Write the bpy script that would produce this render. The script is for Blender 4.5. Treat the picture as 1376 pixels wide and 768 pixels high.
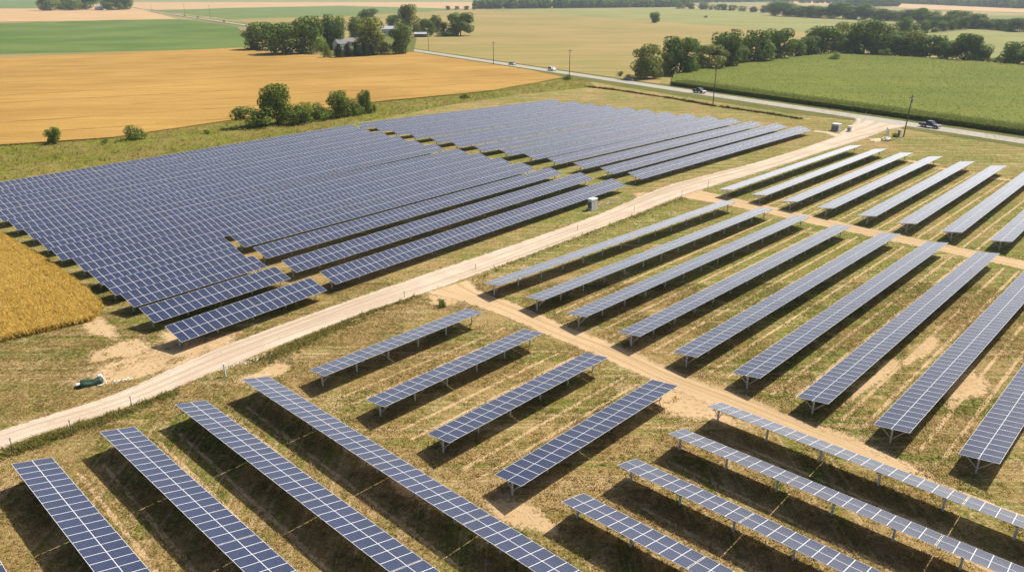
import bpy, bmesh, math, random
import numpy as np
from mathutils import Vector, Matrix

# ------------------------------------------------------------------ start
for o in list(bpy.data.objects):
    bpy.data.objects.remove(o, do_unlink=True)
S = bpy.context.scene
COL = S.collection
R = math.radians
random.seed(7)
rng = np.random.default_rng(11)

# camera: a drone 36 m above the ground
CAM_H, FPX, PITCH = 36.0, 1000.0, math.atan(396 / 1000.0)
cam = bpy.data.cameras.new('camera')
camo = bpy.data.objects.new('camera', cam)
COL.objects.link(camo)
camo.location = (0, 0, CAM_H)
camo.rotation_euler = (math.pi / 2 - PITCH, 0, 0)
cam.sensor_width = 36
cam.lens = 36 * FPX / 1376
cam.clip_end = 30000
S.camera = camo

# sky and sun
SUN_AZ, SUN_EL = R(40), R(49)          # azimuth counter-clockwise from +X
world = bpy.data.worlds.new('World')
S.world = world
world.use_nodes = True
wn = world.node_tree.nodes
sky = wn.new('ShaderNodeTexSky')
sky.sky_type = 'NISHITA'
sky.sun_disc = False
sky.sun_elevation = SUN_EL
sky.sun_rotation = math.pi / 2 - SUN_AZ
sky.air_density = 1.0
sky.dust_density = 3.5
world.node_tree.links.new(sky.outputs[0], wn['Background'].inputs[0])
wn['Background'].inputs[1].default_value = 0.085
sl = bpy.data.lights.new('sun', 'SUN')
sl.energy = 5.0
sl.angle = R(0.5)
sl.color = (1.0, 0.93, 0.82)
so = bpy.data.objects.new('sun', sl)
COL.objects.link(so)
sd = Vector((math.cos(SUN_EL) * math.cos(SUN_AZ), math.cos(SUN_EL) * math.sin(SUN_AZ), math.sin(SUN_EL)))
so.rotation_euler = (-sd).to_track_quat('-Z', 'Y').to_euler()
so.location = sd * 200

S.view_settings.view_transform = 'Standard'
S.view_settings.look = 'None'
S.view_settings.exposure = 0.34
S.view_settings.gamma = 1
S.view_settings.use_curve_mapping = False
S.render.engine = 'CYCLES'
S.cycles.use_denoising = True
S.cycles.max_bounces = 6
S.cycles.diffuse_bounces = 2
S.cycles.glossy_bounces = 2
S.cycles.transmission_bounces = 2
S.cycles.transparent_max_bounces = 12
S.cycles.volume_bounces = 0


# ------------------------------------------------------------------ helpers
_c, _s = math.cos(PITCH), math.sin(PITCH)


def G(u, v, h=0.0):
    """site survey: a sighting from the drone to the ground point it falls on"""
    a, b = (u - 688) / FPX, (v - 384) / FPX
    d = (a, _c - b * _s, -_s - b * _c)
    k = (h - CAM_H) / d[2]
    return Vector((k * d[0], k * d[1], h))


def px_per_m(p):
    z = p.y * _c + CAM_H * _s
    return FPX / z * 0.93


def tag(o, label=None, cat=None, group=None, kind=None):
    if label: o['label'] = label
    if cat: o['category'] = cat
    if group: o['group'] = group
    if kind: o['kind'] = kind
    return o


def empty(name, loc, rz=0, label=None, cat=None, group=None):
    o = bpy.data.objects.new(name, None)
    COL.objects.link(o)
    o.empty_display_size = 0.2
    o.location = loc
    o.rotation_euler = (0, 0, rz)
    return tag(o, label, cat, group)


def link(name, me, parent=None):
    o = bpy.data.objects.new(name, me)
    COL.objects.link(o)
    if parent: o.parent = parent
    return o


def copy_tree(o, parent=None):
    c = o.copy()
    COL.objects.link(c)
    if parent: c.parent = parent
    for ch in list(o.children):
        copy_tree(ch, c)
    return c


ORD = ['first', 'second', 'third', 'fourth', 'fifth', 'sixth', 'seventh', 'eighth', 'ninth', 'tenth', 'eleventh',
       'twelfth', 'thirteenth', 'fourteenth', 'fifteenth', 'sixteenth', 'seventeenth', 'eighteenth', 'nineteenth',
       'twentieth', 'twenty-first', 'twenty-second', 'twenty-third', 'twenty-fourth', 'twenty-fifth', 'twenty-sixth',
       'twenty-seventh', 'twenty-eighth', 'twenty-ninth', 'thirtieth', 'thirty-first', 'thirty-second', 'thirty-third',
       'thirty-fourth', 'thirty-fifth', 'thirty-sixth', 'thirty-seventh', 'thirty-eighth', 'thirty-ninth', 'fortieth']


class MB:
    """collects simple solids and links them as one mesh"""

    def __init__(self):
        self.v, self.f, self.m = [], [], []

    def add(self, vs, fs, mi=0):
        n = len(self.v)
        self.v += [tuple(p) for p in vs]
        self.f += [tuple(i + n for i in f) for f in fs]
        self.m += [mi] * len(fs)
        return self

    def box(self, x0, x1, y0, y1, z0, z1, mi=0, mat=None, taper=0.0):
        t = taper
        vs = [(x0, y0, z0), (x1, y0, z0), (x1, y1, z0), (x0, y1, z0),
              (x0 + t, y0 + t, z1), (x1 - t, y0 + t, z1), (x1 - t, y1 - t, z1), (x0 + t, y1 - t, z1)]
        if mat is not None: vs = [mat @ Vector(p) for p in vs]
        return self.add(vs, [(0, 3, 2, 1), (4, 5, 6, 7), (0, 1, 5, 4), (1, 2, 6, 5), (2, 3, 7, 6), (3, 0, 4, 7)], mi)

    def tube(self, a, b, r0, r1=None, n=8, mi=0, caps=True):
        a, b = Vector(a), Vector(b)
        r1 = r0 if r1 is None else r1
        d = (b - a).normalized()
        e = d.orthogonal().normalized()
        g = d.cross(e)
        vs = []
        for p, r in ((a, r0), (b, r1)):
            for i in range(n):
                t = 2 * math.pi * i / n
                vs.append(p + e * (r * math.cos(t)) + g * (r * math.sin(t)))
        fs = [(i, (i + 1) % n, n + (i + 1) % n, n + i) for i in range(n)]
        if caps: fs += [tuple(range(n))[::-1], tuple(range(n, 2 * n))]
        return self.add(vs, fs, mi)

    def prism(self, prof, y0, y1, mi=0, inset=None):
        """profile in x,z pushed from y0 to y1"""
        n = len(prof)
        vs = [(x, y0, z) for x, z in prof] + [(x, y1, z) for x, z in prof]
        fs = [(i, (i + 1) % n, n + (i + 1) % n, n + i) for i in range(n)] + [tuple(range(n))[::-1], tuple(range(n, 2 * n))]
        return self.add(vs, fs, mi)

    def mesh(self, name, mats, smooth=False, bevel=0.0):
        me = bpy.data.meshes.new(name)
        me.from_pydata(self.v, [], self.f)
        for m in mats if isinstance(mats, (list, tuple)) else [mats]:
            me.materials.append(m)
        me.polygons.foreach_set('material_index', self.m)
        bm = bmesh.new()
        bm.from_mesh(me)
        bmesh.ops.recalc_face_normals(bm, faces=bm.faces)
        if bevel:
            es = [e for e in bm.edges if len(e.link_faces) == 2 and e.calc_face_angle() > 0.5]
            bmesh.ops.bevel(bm, geom=es, offset=bevel, segments=2, profile=0.5, affect='EDGES')
        bm.to_mesh(me)
        bm.free()
        if smooth:
            me.polygons.foreach_set('use_smooth', [True] * len(me.polygons))
        return me

    def build(self, name, mats, parent=None, **k):
        return link(name, self.mesh(name, mats, **k), parent)


def np_mesh(name, verts, faces, mat, col=None, colname='tint'):
    """verts (n,3), faces (m,k) arrays"""
    me = bpy.data.meshes.new(name)
    nv, (nf, k) = len(verts), faces.shape
    me.vertices.add(nv)
    me.vertices.foreach_set('co', np.asarray(verts, np.float32).ravel())
    me.loops.add(nf * k)
    me.loops.foreach_set('vertex_index', faces.astype(np.int32).ravel())
    me.polygons.add(nf)
    me.polygons.foreach_set('loop_start', np.arange(0, nf * k, k, dtype=np.int32))
    me.update(calc_edges=True)
    for m in mat if isinstance(mat, (list, tuple)) else [mat]:
        me.materials.append(m)
    if col is not None:
        at = me.attributes.new(colname, 'FLOAT', 'POINT')
        at.data.foreach_set('value', np.asarray(col, np.float32).ravel())
    return me


# ------------------------------------------------------------------ node helper
class NT:
    def __init__(self, name):
        self.mat = bpy.data.materials.new(name)
        self.mat.use_nodes = True
        self.t = self.mat.node_tree
        self.n = self.t.nodes
        self.bsdf = self.n['Principled BSDF']
        self.out = self.n['Material Output']

    def node(self, ty, **k):
        n = self.n.new(ty)
        for a, b in k.items(): setattr(n, a, b)
        return n

    def plug(self, sock, val):
        if isinstance(val, bpy.types.NodeSocket):
            self.t.links.new(val, sock)
        elif val is not None:
            if hasattr(sock.default_value, '__len__') and not hasattr(val, '__len__'):
                val = (val,) * len(sock.default_value)
            if hasattr(val, '__len__') and len(val) == 3 and len(sock.default_value) == 4:
                val = (*val, 1)
            sock.default_value = val

    def pos(self):
        return self.node('ShaderNodeNewGeometry').outputs['Position']

    def obj(self):
        return self.node('ShaderNodeTexCoord').outputs['Object']

    def uv(self):
        return self.node('ShaderNodeTexCoord').outputs['UV']

    def mapping(self, vec, scale=(1, 1, 1), rot=(0, 0, 0), loc=(0, 0, 0)):
        m = self.node('ShaderNodeMapping')
        self.plug(m.inputs[0], vec)
        m.inputs['Scale'].default_value = scale
        m.inputs['Rotation'].default_value = rot
        m.inputs['Location'].default_value = loc
        return m.outputs[0]

    def noise(self, vec, scale, detail=3, rough=0.55, dist=0.0):
        n = self.node('ShaderNodeTexNoise')
        self.plug(n.inputs['Vector'], vec)
        n.inputs['Scale'].default_value = scale
        n.inputs['Detail'].default_value = detail
        n.inputs['Roughness'].default_value = rough
        n.inputs['Distortion'].default_value = dist
        return n.outputs[0]

    def math(self, op, a, b=None, c=None, clamp=False):
        n = self.node('ShaderNodeMath', operation=op, use_clamp=clamp)
        for s, x in zip(n.inputs, (a, b, c)): self.plug(s, x)
        return n.outputs[0]

    def ramp(self, x, lo, hi, a=0.0, b=1.0, smooth=True):
        n = self.node('ShaderNodeMapRange', interpolation_type='SMOOTHSTEP' if smooth else 'LINEAR')
        for s, q in zip(n.inputs, (x, lo, hi, a, b)): self.plug(s, q)
        return n.outputs[0]

    def mix(self, f, a, b, mode='MIX'):
        n = self.node('ShaderNodeMix', data_type='RGBA', blend_type=mode)
        self.plug(n.inputs[0], f)
        self.plug(n.inputs[6], a)
        self.plug(n.inputs[7], b)
        return n.outputs[2]

    def attr(self, name):
        return self.node('ShaderNodeAttribute', attribute_name=name).outputs['Fac']

    def sep(self, v):
        n = self.node('ShaderNodeSeparateXYZ')
        self.plug(n.inputs[0], v)
        return n.outputs

    def bump(self, h, strength=0.5, dist=0.1):
        n = self.node('ShaderNodeBump')
        self.plug(n.inputs['Height'], h)
        n.inputs['Strength'].default_value = strength
        n.inputs['Distance'].default_value = dist
        self.plug(self.bsdf.inputs['Normal'], n.outputs[0])

    def soft_up(self, k=0.4):
        """blades share the light of the sward they stand in"""
        g = self.node('ShaderNodeNewGeometry').outputs['Normal']
        v = self.node('ShaderNodeVectorMath', operation='SCALE')
        self.plug(v.inputs[0], g); v.inputs['Scale'].default_value = k
        a = self.node('ShaderNodeVectorMath', operation='ADD')
        self.plug(a.inputs[0], v.outputs[0]); a.inputs[1].default_value = (0, 0, 1)
        n = self.node('ShaderNodeVectorMath', operation='NORMALIZE')
        self.plug(n.inputs[0], a.outputs[0])
        self.plug(self.bsdf.inputs['Normal'], n.outputs[0])
        self.up = n.outputs[0]

    def thin(self, c, f=0.45):
        """thin blades let light through"""
        tr = self.node('ShaderNodeBsdfTranslucent')
        self.plug(tr.inputs[0], c)
        mx = self.node('ShaderNodeMixShader')
        mx.inputs[0].default_value = f
        self.t.links.new(self.bsdf.outputs[0], mx.inputs[1])
        self.t.links.new(tr.outputs[0], mx.inputs[2])
        self.t.links.new(mx.outputs[0], self.out.inputs[0])

    def base(self, c, rough=0.9, spec=0.2, metal=0.0):
        self.plug(self.bsdf.inputs['Base Color'], c)
        self.plug(self.bsdf.inputs['Roughness'], rough)
        self.plug(self.bsdf.inputs['Specular IOR Level'], spec)
        self.plug(self.bsdf.inputs['Metallic'], metal)
        return self.mat


def plain(name, c, rough=0.6, metal=0.0, spec=0.4, vary=0.12, scale=3.0):
    m = NT(name)
    n = m.noise(m.obj(), scale, 4)
    col = m.mix(m.ramp(n, 0.3, 0.7), tuple(x * (1 - vary) for x in c), tuple(min(1, x * (1 + vary)) for x in c))
    return m.base(col, rough, spec, metal)


# ------------------------------------------------------------------ materials
HEAD = R(45.5)          # heading of the panel rows


def meadow_colour(m, P, dry=0.0, green=0.0):
    """mown weedy grass over pale dry soil; colour by world position"""
    x, y, z = m.sep(P)
    n1 = m.noise(P, 0.045, 3, 0.6)
    n2 = m.noise(P, 0.22, 4, 0.62)
    n3 = m.noise(P, 1.3, 4, 0.65)
    n4 = m.noise(P, 5.0, 3, 0.65)
    along = m.mapping(P, (0.03, 0.85, 1), (0, 0, -HEAD))     # streaks that follow the rows
    st1 = m.noise(along, 1.0, 3, 0.6)
    across = m.mapping(P, (0.85, 0.03, 1), (0, 0, -HEAD))
    st2 = m.noise(across, 1.0, 3, 0.6)
    s = m.math('ADD', m.math('MULTIPLY', x, math.cos(HEAD)), m.math('MULTIPLY', y, math.sin(HEAD)))
    w = m.math('ADD', m.math('MULTIPLY', x, -math.sin(HEAD)), m.math('MULTIPLY', y, math.cos(HEAD)))
    left = m.math('MULTIPLY', m.math('LESS_THAN', w, 64), m.math('LESS_THAN', s, 29))
    front = m.math('LESS_THAN', w, 24.5)
    front = m.math('MULTIPLY', front, m.math('LESS_THAN', s, 56))
    sel = m.math('MAXIMUM', left, front)
    st = m.math('ADD', m.math('MULTIPLY', st2, sel), m.math('MULTIPLY', st1, m.math('SUBTRACT', 1, sel)))
    g = m.math('ADD', m.math('MULTIPLY', n1, 0.55), m.math('MULTIPLY', n2, 0.5))
    g = m.math('ADD', g, m.math('MULTIPLY', st, 0.55))
    g = m.math('ADD', g, m.math('MULTIPLY', n3, 0.35))
    g = m.math('ADD', g, m.ramp(s, 50, 100, 0.0, 0.11))
    g = m.math('ADD', g, m.ramp(x, -62, -30, 0.10, 0.0))
    g = m.math('ADD', g, m.ramp(y, 150, 230, 0.0, -0.05))
    g = m.math('ADD', g, green)
    bare = m.math('ADD', m.math('MULTIPLY', n2, 0.6), m.math('MULTIPLY', n4, 0.35))
    bare = m.math('ADD', bare, m.math('MULTIPLY', n3, 0.35))
    bare = m.math('ADD', bare, m.math('MULTIPLY', st, -0.25))
    c = m.mix(m.ramp(g, 0.84, 1.06), (0.41, 0.285, 0.118), (0.28, 0.21, 0.062))
    c = m.mix(m.ramp(g, 0.95, 1.12), c, (0.165, 0.20, 0.028))
    c = m.mix(m.ramp(bare, 0.56 - dry, 0.68 - dry), c, (0.53, 0.375, 0.205))
    fine1 = m.noise(m.mapping(P, (0.035, 2.1, 1), (0, 0, -HEAD)), 1.0, 3, 0.6)
    fine2 = m.noise(m.mapping(P, (2.1, 0.035, 1), (0, 0, -HEAD)), 1.0, 3, 0.6)
    fine = m.math('ADD', m.math('MULTIPLY', fine2, sel), m.math('MULTIPLY', fine1, m.math('SUBTRACT', 1, sel)))
    fine = m.math('MULTIPLY', m.ramp(fine, 0.53, 0.65, 0.0, 0.85), m.ramp(n3, 0.34, 0.54))
    c = m.mix(fine, c, (0.56, 0.41, 0.235))
    n5 = m.noise(P, 2.6, 5, 0.75)
    c = m.mix(m.ramp(n5, 0.50, 0.66, 0.0, 0.8), c, (0.54, 0.395, 0.20))
    c = m.mix(m.ramp(n5, 0.34, 0.47), m.mix(0.7, c, (0.13, 0.105, 0.035)), c)
    c = m.mix(m.ramp(n4, 0.34, 0.46), m.mix(0.5, c, (0.12, 0.085, 0.032)), c)
    return c, n3, n4, g


m = NT('dry_meadow')
P = m.pos()
c, n3, n4, g = meadow_colour(m, P)
far = m.noise(P, 0.004, 3)
x, y, z = m.sep(P)
c = m.mix(m.ramp(y, 330, 420), c, m.mix(m.ramp(far, 0.4, 0.6), (0.33, 0.25, 0.12), (0.17, 0.18, 0.06)))
m.bump(m.math('ADD', m.math('MULTIPLY', n4, 1.0), m.noise(P, 14, 2)), 0.9, 0.16)
M_MEADOW = m.base(c, 0.95, 0.1)

m = NT('grass_tufts')
P = m.pos()
c, n3, n4, g = meadow_colour(m, P)
t = m.attr('tint')
c = m.mix(m.ramp(t, 0.0, 0.30, 0.6, 0.0, False), c, (0.14, 0.145, 0.03))
c = m.mix(m.ramp(t, 0.70, 1.0, 0.0, 0.75, False), c, (0.50, 0.38, 0.17))
m.soft_up(0.45)
m.thin(c)
M_TUFT = m.base(c, 0.9, 0.1)


def verge_mat(name, a, b, c3, sc=0.5, up=0.0):
    m = NT(name)
    P = m.pos()
    n1 = m.noise(P, 0.06 * sc * 2, 4, 0.65)
    n2 = m.noise(P, 0.5 * sc * 2, 4, 0.65)
    n3 = m.noise(P, 2.2 * sc * 2, 3, 0.65)
    f = m.math('ADD', m.math('MULTIPLY', n1, 0.6), m.math('MULTIPLY', n2, 0.4))
    c = m.mix(m.ramp(f, 0.40, 0.60), a, b)
    c = m.mix(m.ramp(n3, 0.45, 0.66), c, c3)
    t = m.attr('tint')
    c = m.mix(m.ramp(t, 0.05, 0.5, 0.45, 0.0, False), c, tuple(x * 0.55 for x in a))
    if up:
        m.soft_up(up)
        m.thin(c)
    else: m.bump(m.math('ADD', n3, n2), 0.8, 0.4)
    return m.base(c, 0.95, 0.1)


M_VERGE = verge_mat('rank_verge_grass', (0.21, 0.245, 0.03), (0.38, 0.28, 0.105), (0.26, 0.225, 0.05))
M_VERGEBLADE = verge_mat('rank_verge_blades', (0.21, 0.245, 0.03), (0.38, 0.28, 0.105), (0.26, 0.225, 0.05), up=0.5)
M_ROADSIDE = verge_mat('roadside_grass', (0.13, 0.155, 0.034), (0.24, 0.21, 0.062), (0.10, 0.13, 0.028))


def crop_mat(name, a, b, c3, row_rot, row_scale, big=0.012, streak=0.5, fine=1.5, tram=None, bump=0.5):
    """crop seen from above: drill rows, soft large patches, odd dark spots"""
    m = NT(name)
    P = m.pos()
    n1 = m.noise(P, big, 4, 0.6)
    rows = m.noise(m.mapping(P, (0.012, row_scale, 1), (0, 0, -row_rot)), 1.0, 4, 0.7)
    n3 = m.noise(P, fine, 3, 0.7)
    drill = m.noise(m.mapping(P, (0.006, row_scale * 3.5, 1), (0, 0, -row_rot)), 1.0, 2, 0.6)
    f = m.math('ADD', m.math('MULTIPLY', n1, 1 - streak), m.math('MULTIPLY', m.math('ADD', m.math('MULTIPLY', rows, 0.6), m.math('MULTIPLY', drill, 0.4)), streak))
    c = m.mix(m.ramp(f, 0.40, 0.60), a, b)
    c = m.mix(m.ramp(n3, 0.42, 0.75, 0.0, 0.6), c, c3)
    c = m.mix(m.ramp(drill, 0.52, 0.72, 0.0, 0.5), c, tuple(x * 0.62 for x in a))
    if tram:
        q = m.sep(m.mapping(P, (1, 1, 1), (0, 0, -row_rot)))[1]
        wob = m.math('MULTIPLY', m.noise(P, 0.05, 2), 3.0)
        fr = m.math('FRACT', m.math('DIVIDE', m.math('ADD', q, wob), tram))
        line = m.math('MULTIPLY', m.math('LESS_THAN', fr, 0.09), m.ramp(rows, 0.38, 0.58))
        c = m.mix(m.math('MULTIPLY', line, 0.6), c, tuple(x * 0.55 for x in a))
    m.bump(m.math('ADD', m.math('MULTIPLY', rows, 0.6), n3), bump, 0.5)
    return m.base(c, 0.95, 0.08)


M_WHEAT = crop_mat('ripe_wheat', (0.32, 0.19, 0.050), (0.45, 0.28, 0.080), (0.28, 0.155, 0.036), R(28), 0.16, tram=24, bump=0.25)
M_SOY = crop_mat('soy_field_green', (0.085, 0.145, 0.035), (0.155, 0.205, 0.058), (0.075, 0.125, 0.03), R(5), 0.12, fine=0.7)
M_FARGREEN = crop_mat('far_green_crop', (0.13, 0.18, 0.055), (0.17, 0.215, 0.07), (0.12, 0.16, 0.05), R(0), 0.03, fine=0.4)
M_PALEGREEN = crop_mat('pale_green_crop', (0.21, 0.22, 0.075), (0.27, 0.26, 0.10), (0.19, 0.205, 0.07), R(0), 0.03, fine=0.4)
M_STUBBLE = crop_mat('stubble_field', (0.345, 0.245, 0.105), (0.215, 0.205, 0.06), (0.31, 0.215, 0.085), R(8), 0.05, big=0.007, fine=0.25, streak=0.6)
M_TAN = crop_mat('tan_field', (0.46, 0.30, 0.15), (0.52, 0.36, 0.20), (0.44, 0.29, 0.15), R(0), 0.02, fine=0.2)
M_CORN = crop_mat('corn_canopy', (0.12, 0.152, 0.024), (0.175, 0.192, 0.034), (0.088, 0.12, 0.015), R(128), 0.5, big=0.02, streak=0.55, fine=0.9, bump=0.7)
M_CORNSIDE = verge_mat('corn_stalks', (0.16, 0.23, 0.036), (0.20, 0.26, 0.045), (0.11, 0.17, 0.028), 1.2)

# near wheat
m = NT('wheat_stand')
P = m.pos()
n1 = m.noise(P, 0.25, 3)
n2 = m.noise(P, 2.0, 4, 0.7)
c = m.mix(m.ramp(n1, 0.35, 0.65), (0.66, 0.43, 0.09), (0.74, 0.50, 0.125))
c = m.mix(m.ramp(n2, 0.42, 0.66), c, (0.50, 0.34, 0.075))
t = m.attr('tint')
c = m.mix(m.ramp(t, 0.0, 0.3, 0.6, 0.0, False), c, (0.45, 0.33, 0.06))
c = m.mix(m.ramp(t, 0.75, 1.0, 0.0, 0.6, False), c, (0.66, 0.46, 0.15))
m.soft_up(0.5)
m.thin(c, 0.35)
M_STAND = m.base(c, 0.85, 0.15)
M_STANDBASE = plain('wheat_stalk_floor', (0.34, 0.22, 0.06), 0.95, 0, 0.1, 0.3, 2)

# packed dirt, ragged at its edges
def dirt_mat(name, a, b, dark, ragged=0.35):
    m = NT(name)
    P = m.pos()
    uv = m.uv()
    u = m.sep(uv)[0]                         # 0 at the edges .. 1 in the middle, via |t|
    t = m.math('ABSOLUTE', m.math('SUBTRACT', m.math('MULTIPLY', u, 2), 1))
    n1 = m.noise(P, 0.15, 4, 0.6)
    n2 = m.noise(P, 1.1, 4, 0.65)
    n3 = m.noise(P, 6, 3, 0.6)
    c = m.mix(m.ramp(n1, 0.35, 0.65), a, b)
    streak = m.noise(m.mapping(uv, (9, 0.02, 1)), 1.0, 3, 0.6)
    c = m.mix(m.ramp(streak, 0.44, 0.62, 0.0, 0.8), c, dark)
    c = m.mix(m.ramp(n2, 0.52, 0.72, 0.0, 0.5), c, dark)
    c = m.mix(m.ramp(n3, 0.58, 0.72, 0.0, 0.35), c, (0.60, 0.47, 0.32))
    edge = m.math('ADD', t, m.math('MULTIPLY', m.math('SUBTRACT', m.math('ADD', m.math('MULTIPLY', n2, 0.7), m.math('MULTIPLY', n3, 0.3)), 0.5), ragged * 2.2))
    al = m.ramp(edge, 1 - ragged - 0.03, 1 - ragged + 0.09, 1.0, 0.0)
    m.plug(m.bsdf.inputs['Alpha'], al)
    m.bump(m.math('ADD', n2, n3), 0.5, 0.08)
    return m.base(c, 0.95, 0.1)


M_TRACK = dirt_mat('gravel_track', (0.49, 0.395, 0.295), (0.57, 0.475, 0.375), (0.375, 0.285, 0.195), 0.26)
def worn_mat(name):
    """soil showing through thin grass: more towards the middle of the patch"""
    m = NT(name)
    P = m.pos()
    u = m.sep(m.uv())[0]
    t = m.math('ABSOLUTE', m.math('SUBTRACT', m.math('MULTIPLY', u, 2), 1))
    n1 = m.noise(P, 0.35, 3, 0.6)
    n2 = m.noise(P, 2.2, 5, 0.75)
    n3 = m.noise(P, 7, 3, 0.7)
    c = m.mix(m.ramp(n1, 0.35, 0.65), (0.52, 0.37, 0.21), (0.46, 0.32, 0.17))
    c = m.mix(m.ramp(n3, 0.55, 0.7, 0.0, 0.6), c, (0.60, 0.46, 0.29))
    c = m.mix(m.ramp(n2, 0.36, 0.5, 0.7, 0.0), c, (0.26, 0.18, 0.08))
    k = m.math('ADD', m.math('MULTIPLY', n1, 0.5), m.math('MULTIPLY', n2, 0.7))
    k = m.math('ADD', k, m.ramp(t, 0.0, 1.0, 0.28, -0.42, False))
    m.plug(m.bsdf.inputs['Alpha'], m.ramp(k, 0.52, 0.64))
    m.bump(m.math('ADD', n2, n3), 0.6, 0.1)
    return m.base(c, 0.95, 0.1)


M_WORN = worn_mat('worn_soil')
M_DIRT = dirt_mat('bare_soil', (0.48, 0.335, 0.19), (0.53, 0.38, 0.225), (0.36, 0.25, 0.125), 0.42)

m = NT('asphalt_chipseal')
P = m.pos()
u = m.sep(m.uv())[0]
n = m.noise(P, 0.8, 4)
st = m.noise(m.mapping(m.uv(), (14, 0.05, 1)), 1, 3)
c = m.mix(m.ramp(n, 0.3, 0.7), (0.30, 0.275, 0.23), (0.36, 0.33, 0.28))
c = m.mix(m.ramp(st, 0.45, 0.65, 0, 0.6), c, (0.40, 0.37, 0.32))
M_ROAD = m.base(c, 0.85, 0.25)
M_PAINT = plain('road_paint', (0.62, 0.50, 0.20), 0.7)

# photovoltaic glass: 6 x 10 cells per module behind glass
m = NT('solar_glass')
uv = m.uv()
u, v, _ = m.sep(uv)
def lines(q, n, wdt):
    f = m.math('FRACT', m.math('MULTIPLY', q, n))
    d = m.math('ABSOLUTE', m.math('SUBTRACT', f, 0.5))
    return m.math('GREATER_THAN', d, 0.5 - wdt)
lu = lines(u, 6, 0.02)
lv = lines(v, 10, 0.045)
rnd = m.math('FRACT', m.math('ADD', m.node('ShaderNodeObjectInfo').outputs['Random'], m.attr('tint')))
c = m.mix(rnd, (0.003, 0.011, 0.050), (0.006, 0.016, 0.064))
c = m.mix(m.math('MULTIPLY', m.math('MAXIMUM', lu, lv), 0.5), c, (0.085, 0.10, 0.16))
dust = m.noise(m.obj(), 1.3, 4, 0.65)
c = m.mix(m.ramp(dust, 0.35, 0.75, 0.0, 0.025), c, (0.30, 0.29, 0.28))
m.plug(m.bsdf.inputs['IOR'], 1.5)
m.bsdf.inputs['Sheen Weight'].default_value = 0.1
m.bsdf.inputs['Sheen Roughness'].default_value = 0.30
m.bsdf.inputs['Sheen Tint'].default_value = (0.9, 0.93, 1.0, 1)
lw = m.node('ShaderNodeLayerWeight')
lw.inputs['Blend'].default_value = 0.5
cosv = m.math('MAXIMUM', m.math('SUBTRACT', 1.0, lw.outputs['Facing']), 0.04)
dust_glare = m.math('SUBTRACT', 1.0, m.math('EXPONENT', m.math('DIVIDE', -0.0080, m.math('POWER', cosv, 2.6))))   # sky glare on dusty glass painted in as pale diffuse, stronger at slants
df = m.node('ShaderNodeBsdfDiffuse')
m.plug(df.inputs[0], (0.56, 0.59, 0.63))
mx = m.node('ShaderNodeMixShader')
m.plug(mx.inputs[0], dust_glare)
m.t.links.new(m.bsdf.outputs[0], mx.inputs[1])
m.t.links.new(df.outputs[0], mx.inputs[2])
m.t.links.new(mx.outputs[0], m.out.inputs[0])
M_GLASS = m.base(c, m.ramp(dust, 0.3, 0.7, 0.20, 0.32), 0.5)
M_FRAME = plain('anodised_frame', (0.68, 0.69, 0.70), 0.45, 0.0, 0.5, 0.04)
M_BACK = plain('module_backsheet', (0.50, 0.50, 0.50), 0.7, 0, 0.3, 0.05)
M_STEEL = plain('galvanised_steel', (0.62, 0.63, 0.63), 0.5, 0.15, 0.5, 0.12)


# ------------------------------------------------------------------ ground sheets
def poly_sheet(name, pts, z, mat, height=0.0, sidemat=None, jitter=0.0, step=None, kind='structure'):
    """flat polygon (world xy points), or a slab of standing crop when height > 0"""
    P2 = []
    n = len(pts)
    for i in range(n):
        a, b = Vector(pts[i][:2]), Vector(pts[(i + 1) % n][:2])
        L = (b - a).length
        k = max(1, int(L / step)) if step else 1
        nrm = Vector((-(b - a).y, (b - a).x)).normalized() if L > 0 else Vector((0, 0))
        for j in range(k):
            p = a.lerp(b, j / k)
            if jitter: p = p + nrm * random.uniform(-jitter, jitter)
            P2.append(p)
    bm = bmesh.new()
    zt = z + height
    top = [bm.verts.new((p.x, p.y, zt)) for p in P2]
    f = bm.faces.new(top)
    f.normal_update()
    flip = f.normal.z < 0
    if height:
        bot = [bm.verts.new((p.x, p.y, z - 0.05)) for p in P2]
        for i in range(len(P2)):
            j = (i + 1) % len(P2)
            q = bm.faces.new((top[i], top[j], bot[j], bot[i]))
            q.material_index = 1 if sidemat else 0
    bmesh.ops.recalc_face_normals(bm, faces=bm.faces)
    if not height and flip: bmesh.ops.reverse_faces(bm, faces=[f]) if f.normal.z < 0 else None
    bmesh.ops.triangulate(bm, faces=[q for q in bm.faces if len(q.verts) > 4])
    me = bpy.data.meshes.new(name)
    bm.to_mesh(me)
    bm.free()
    me.materials.append(mat)
    if sidemat: me.materials.append(sidemat)
    o = link(name, me)
    o['kind'] = kind
    return o


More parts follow.
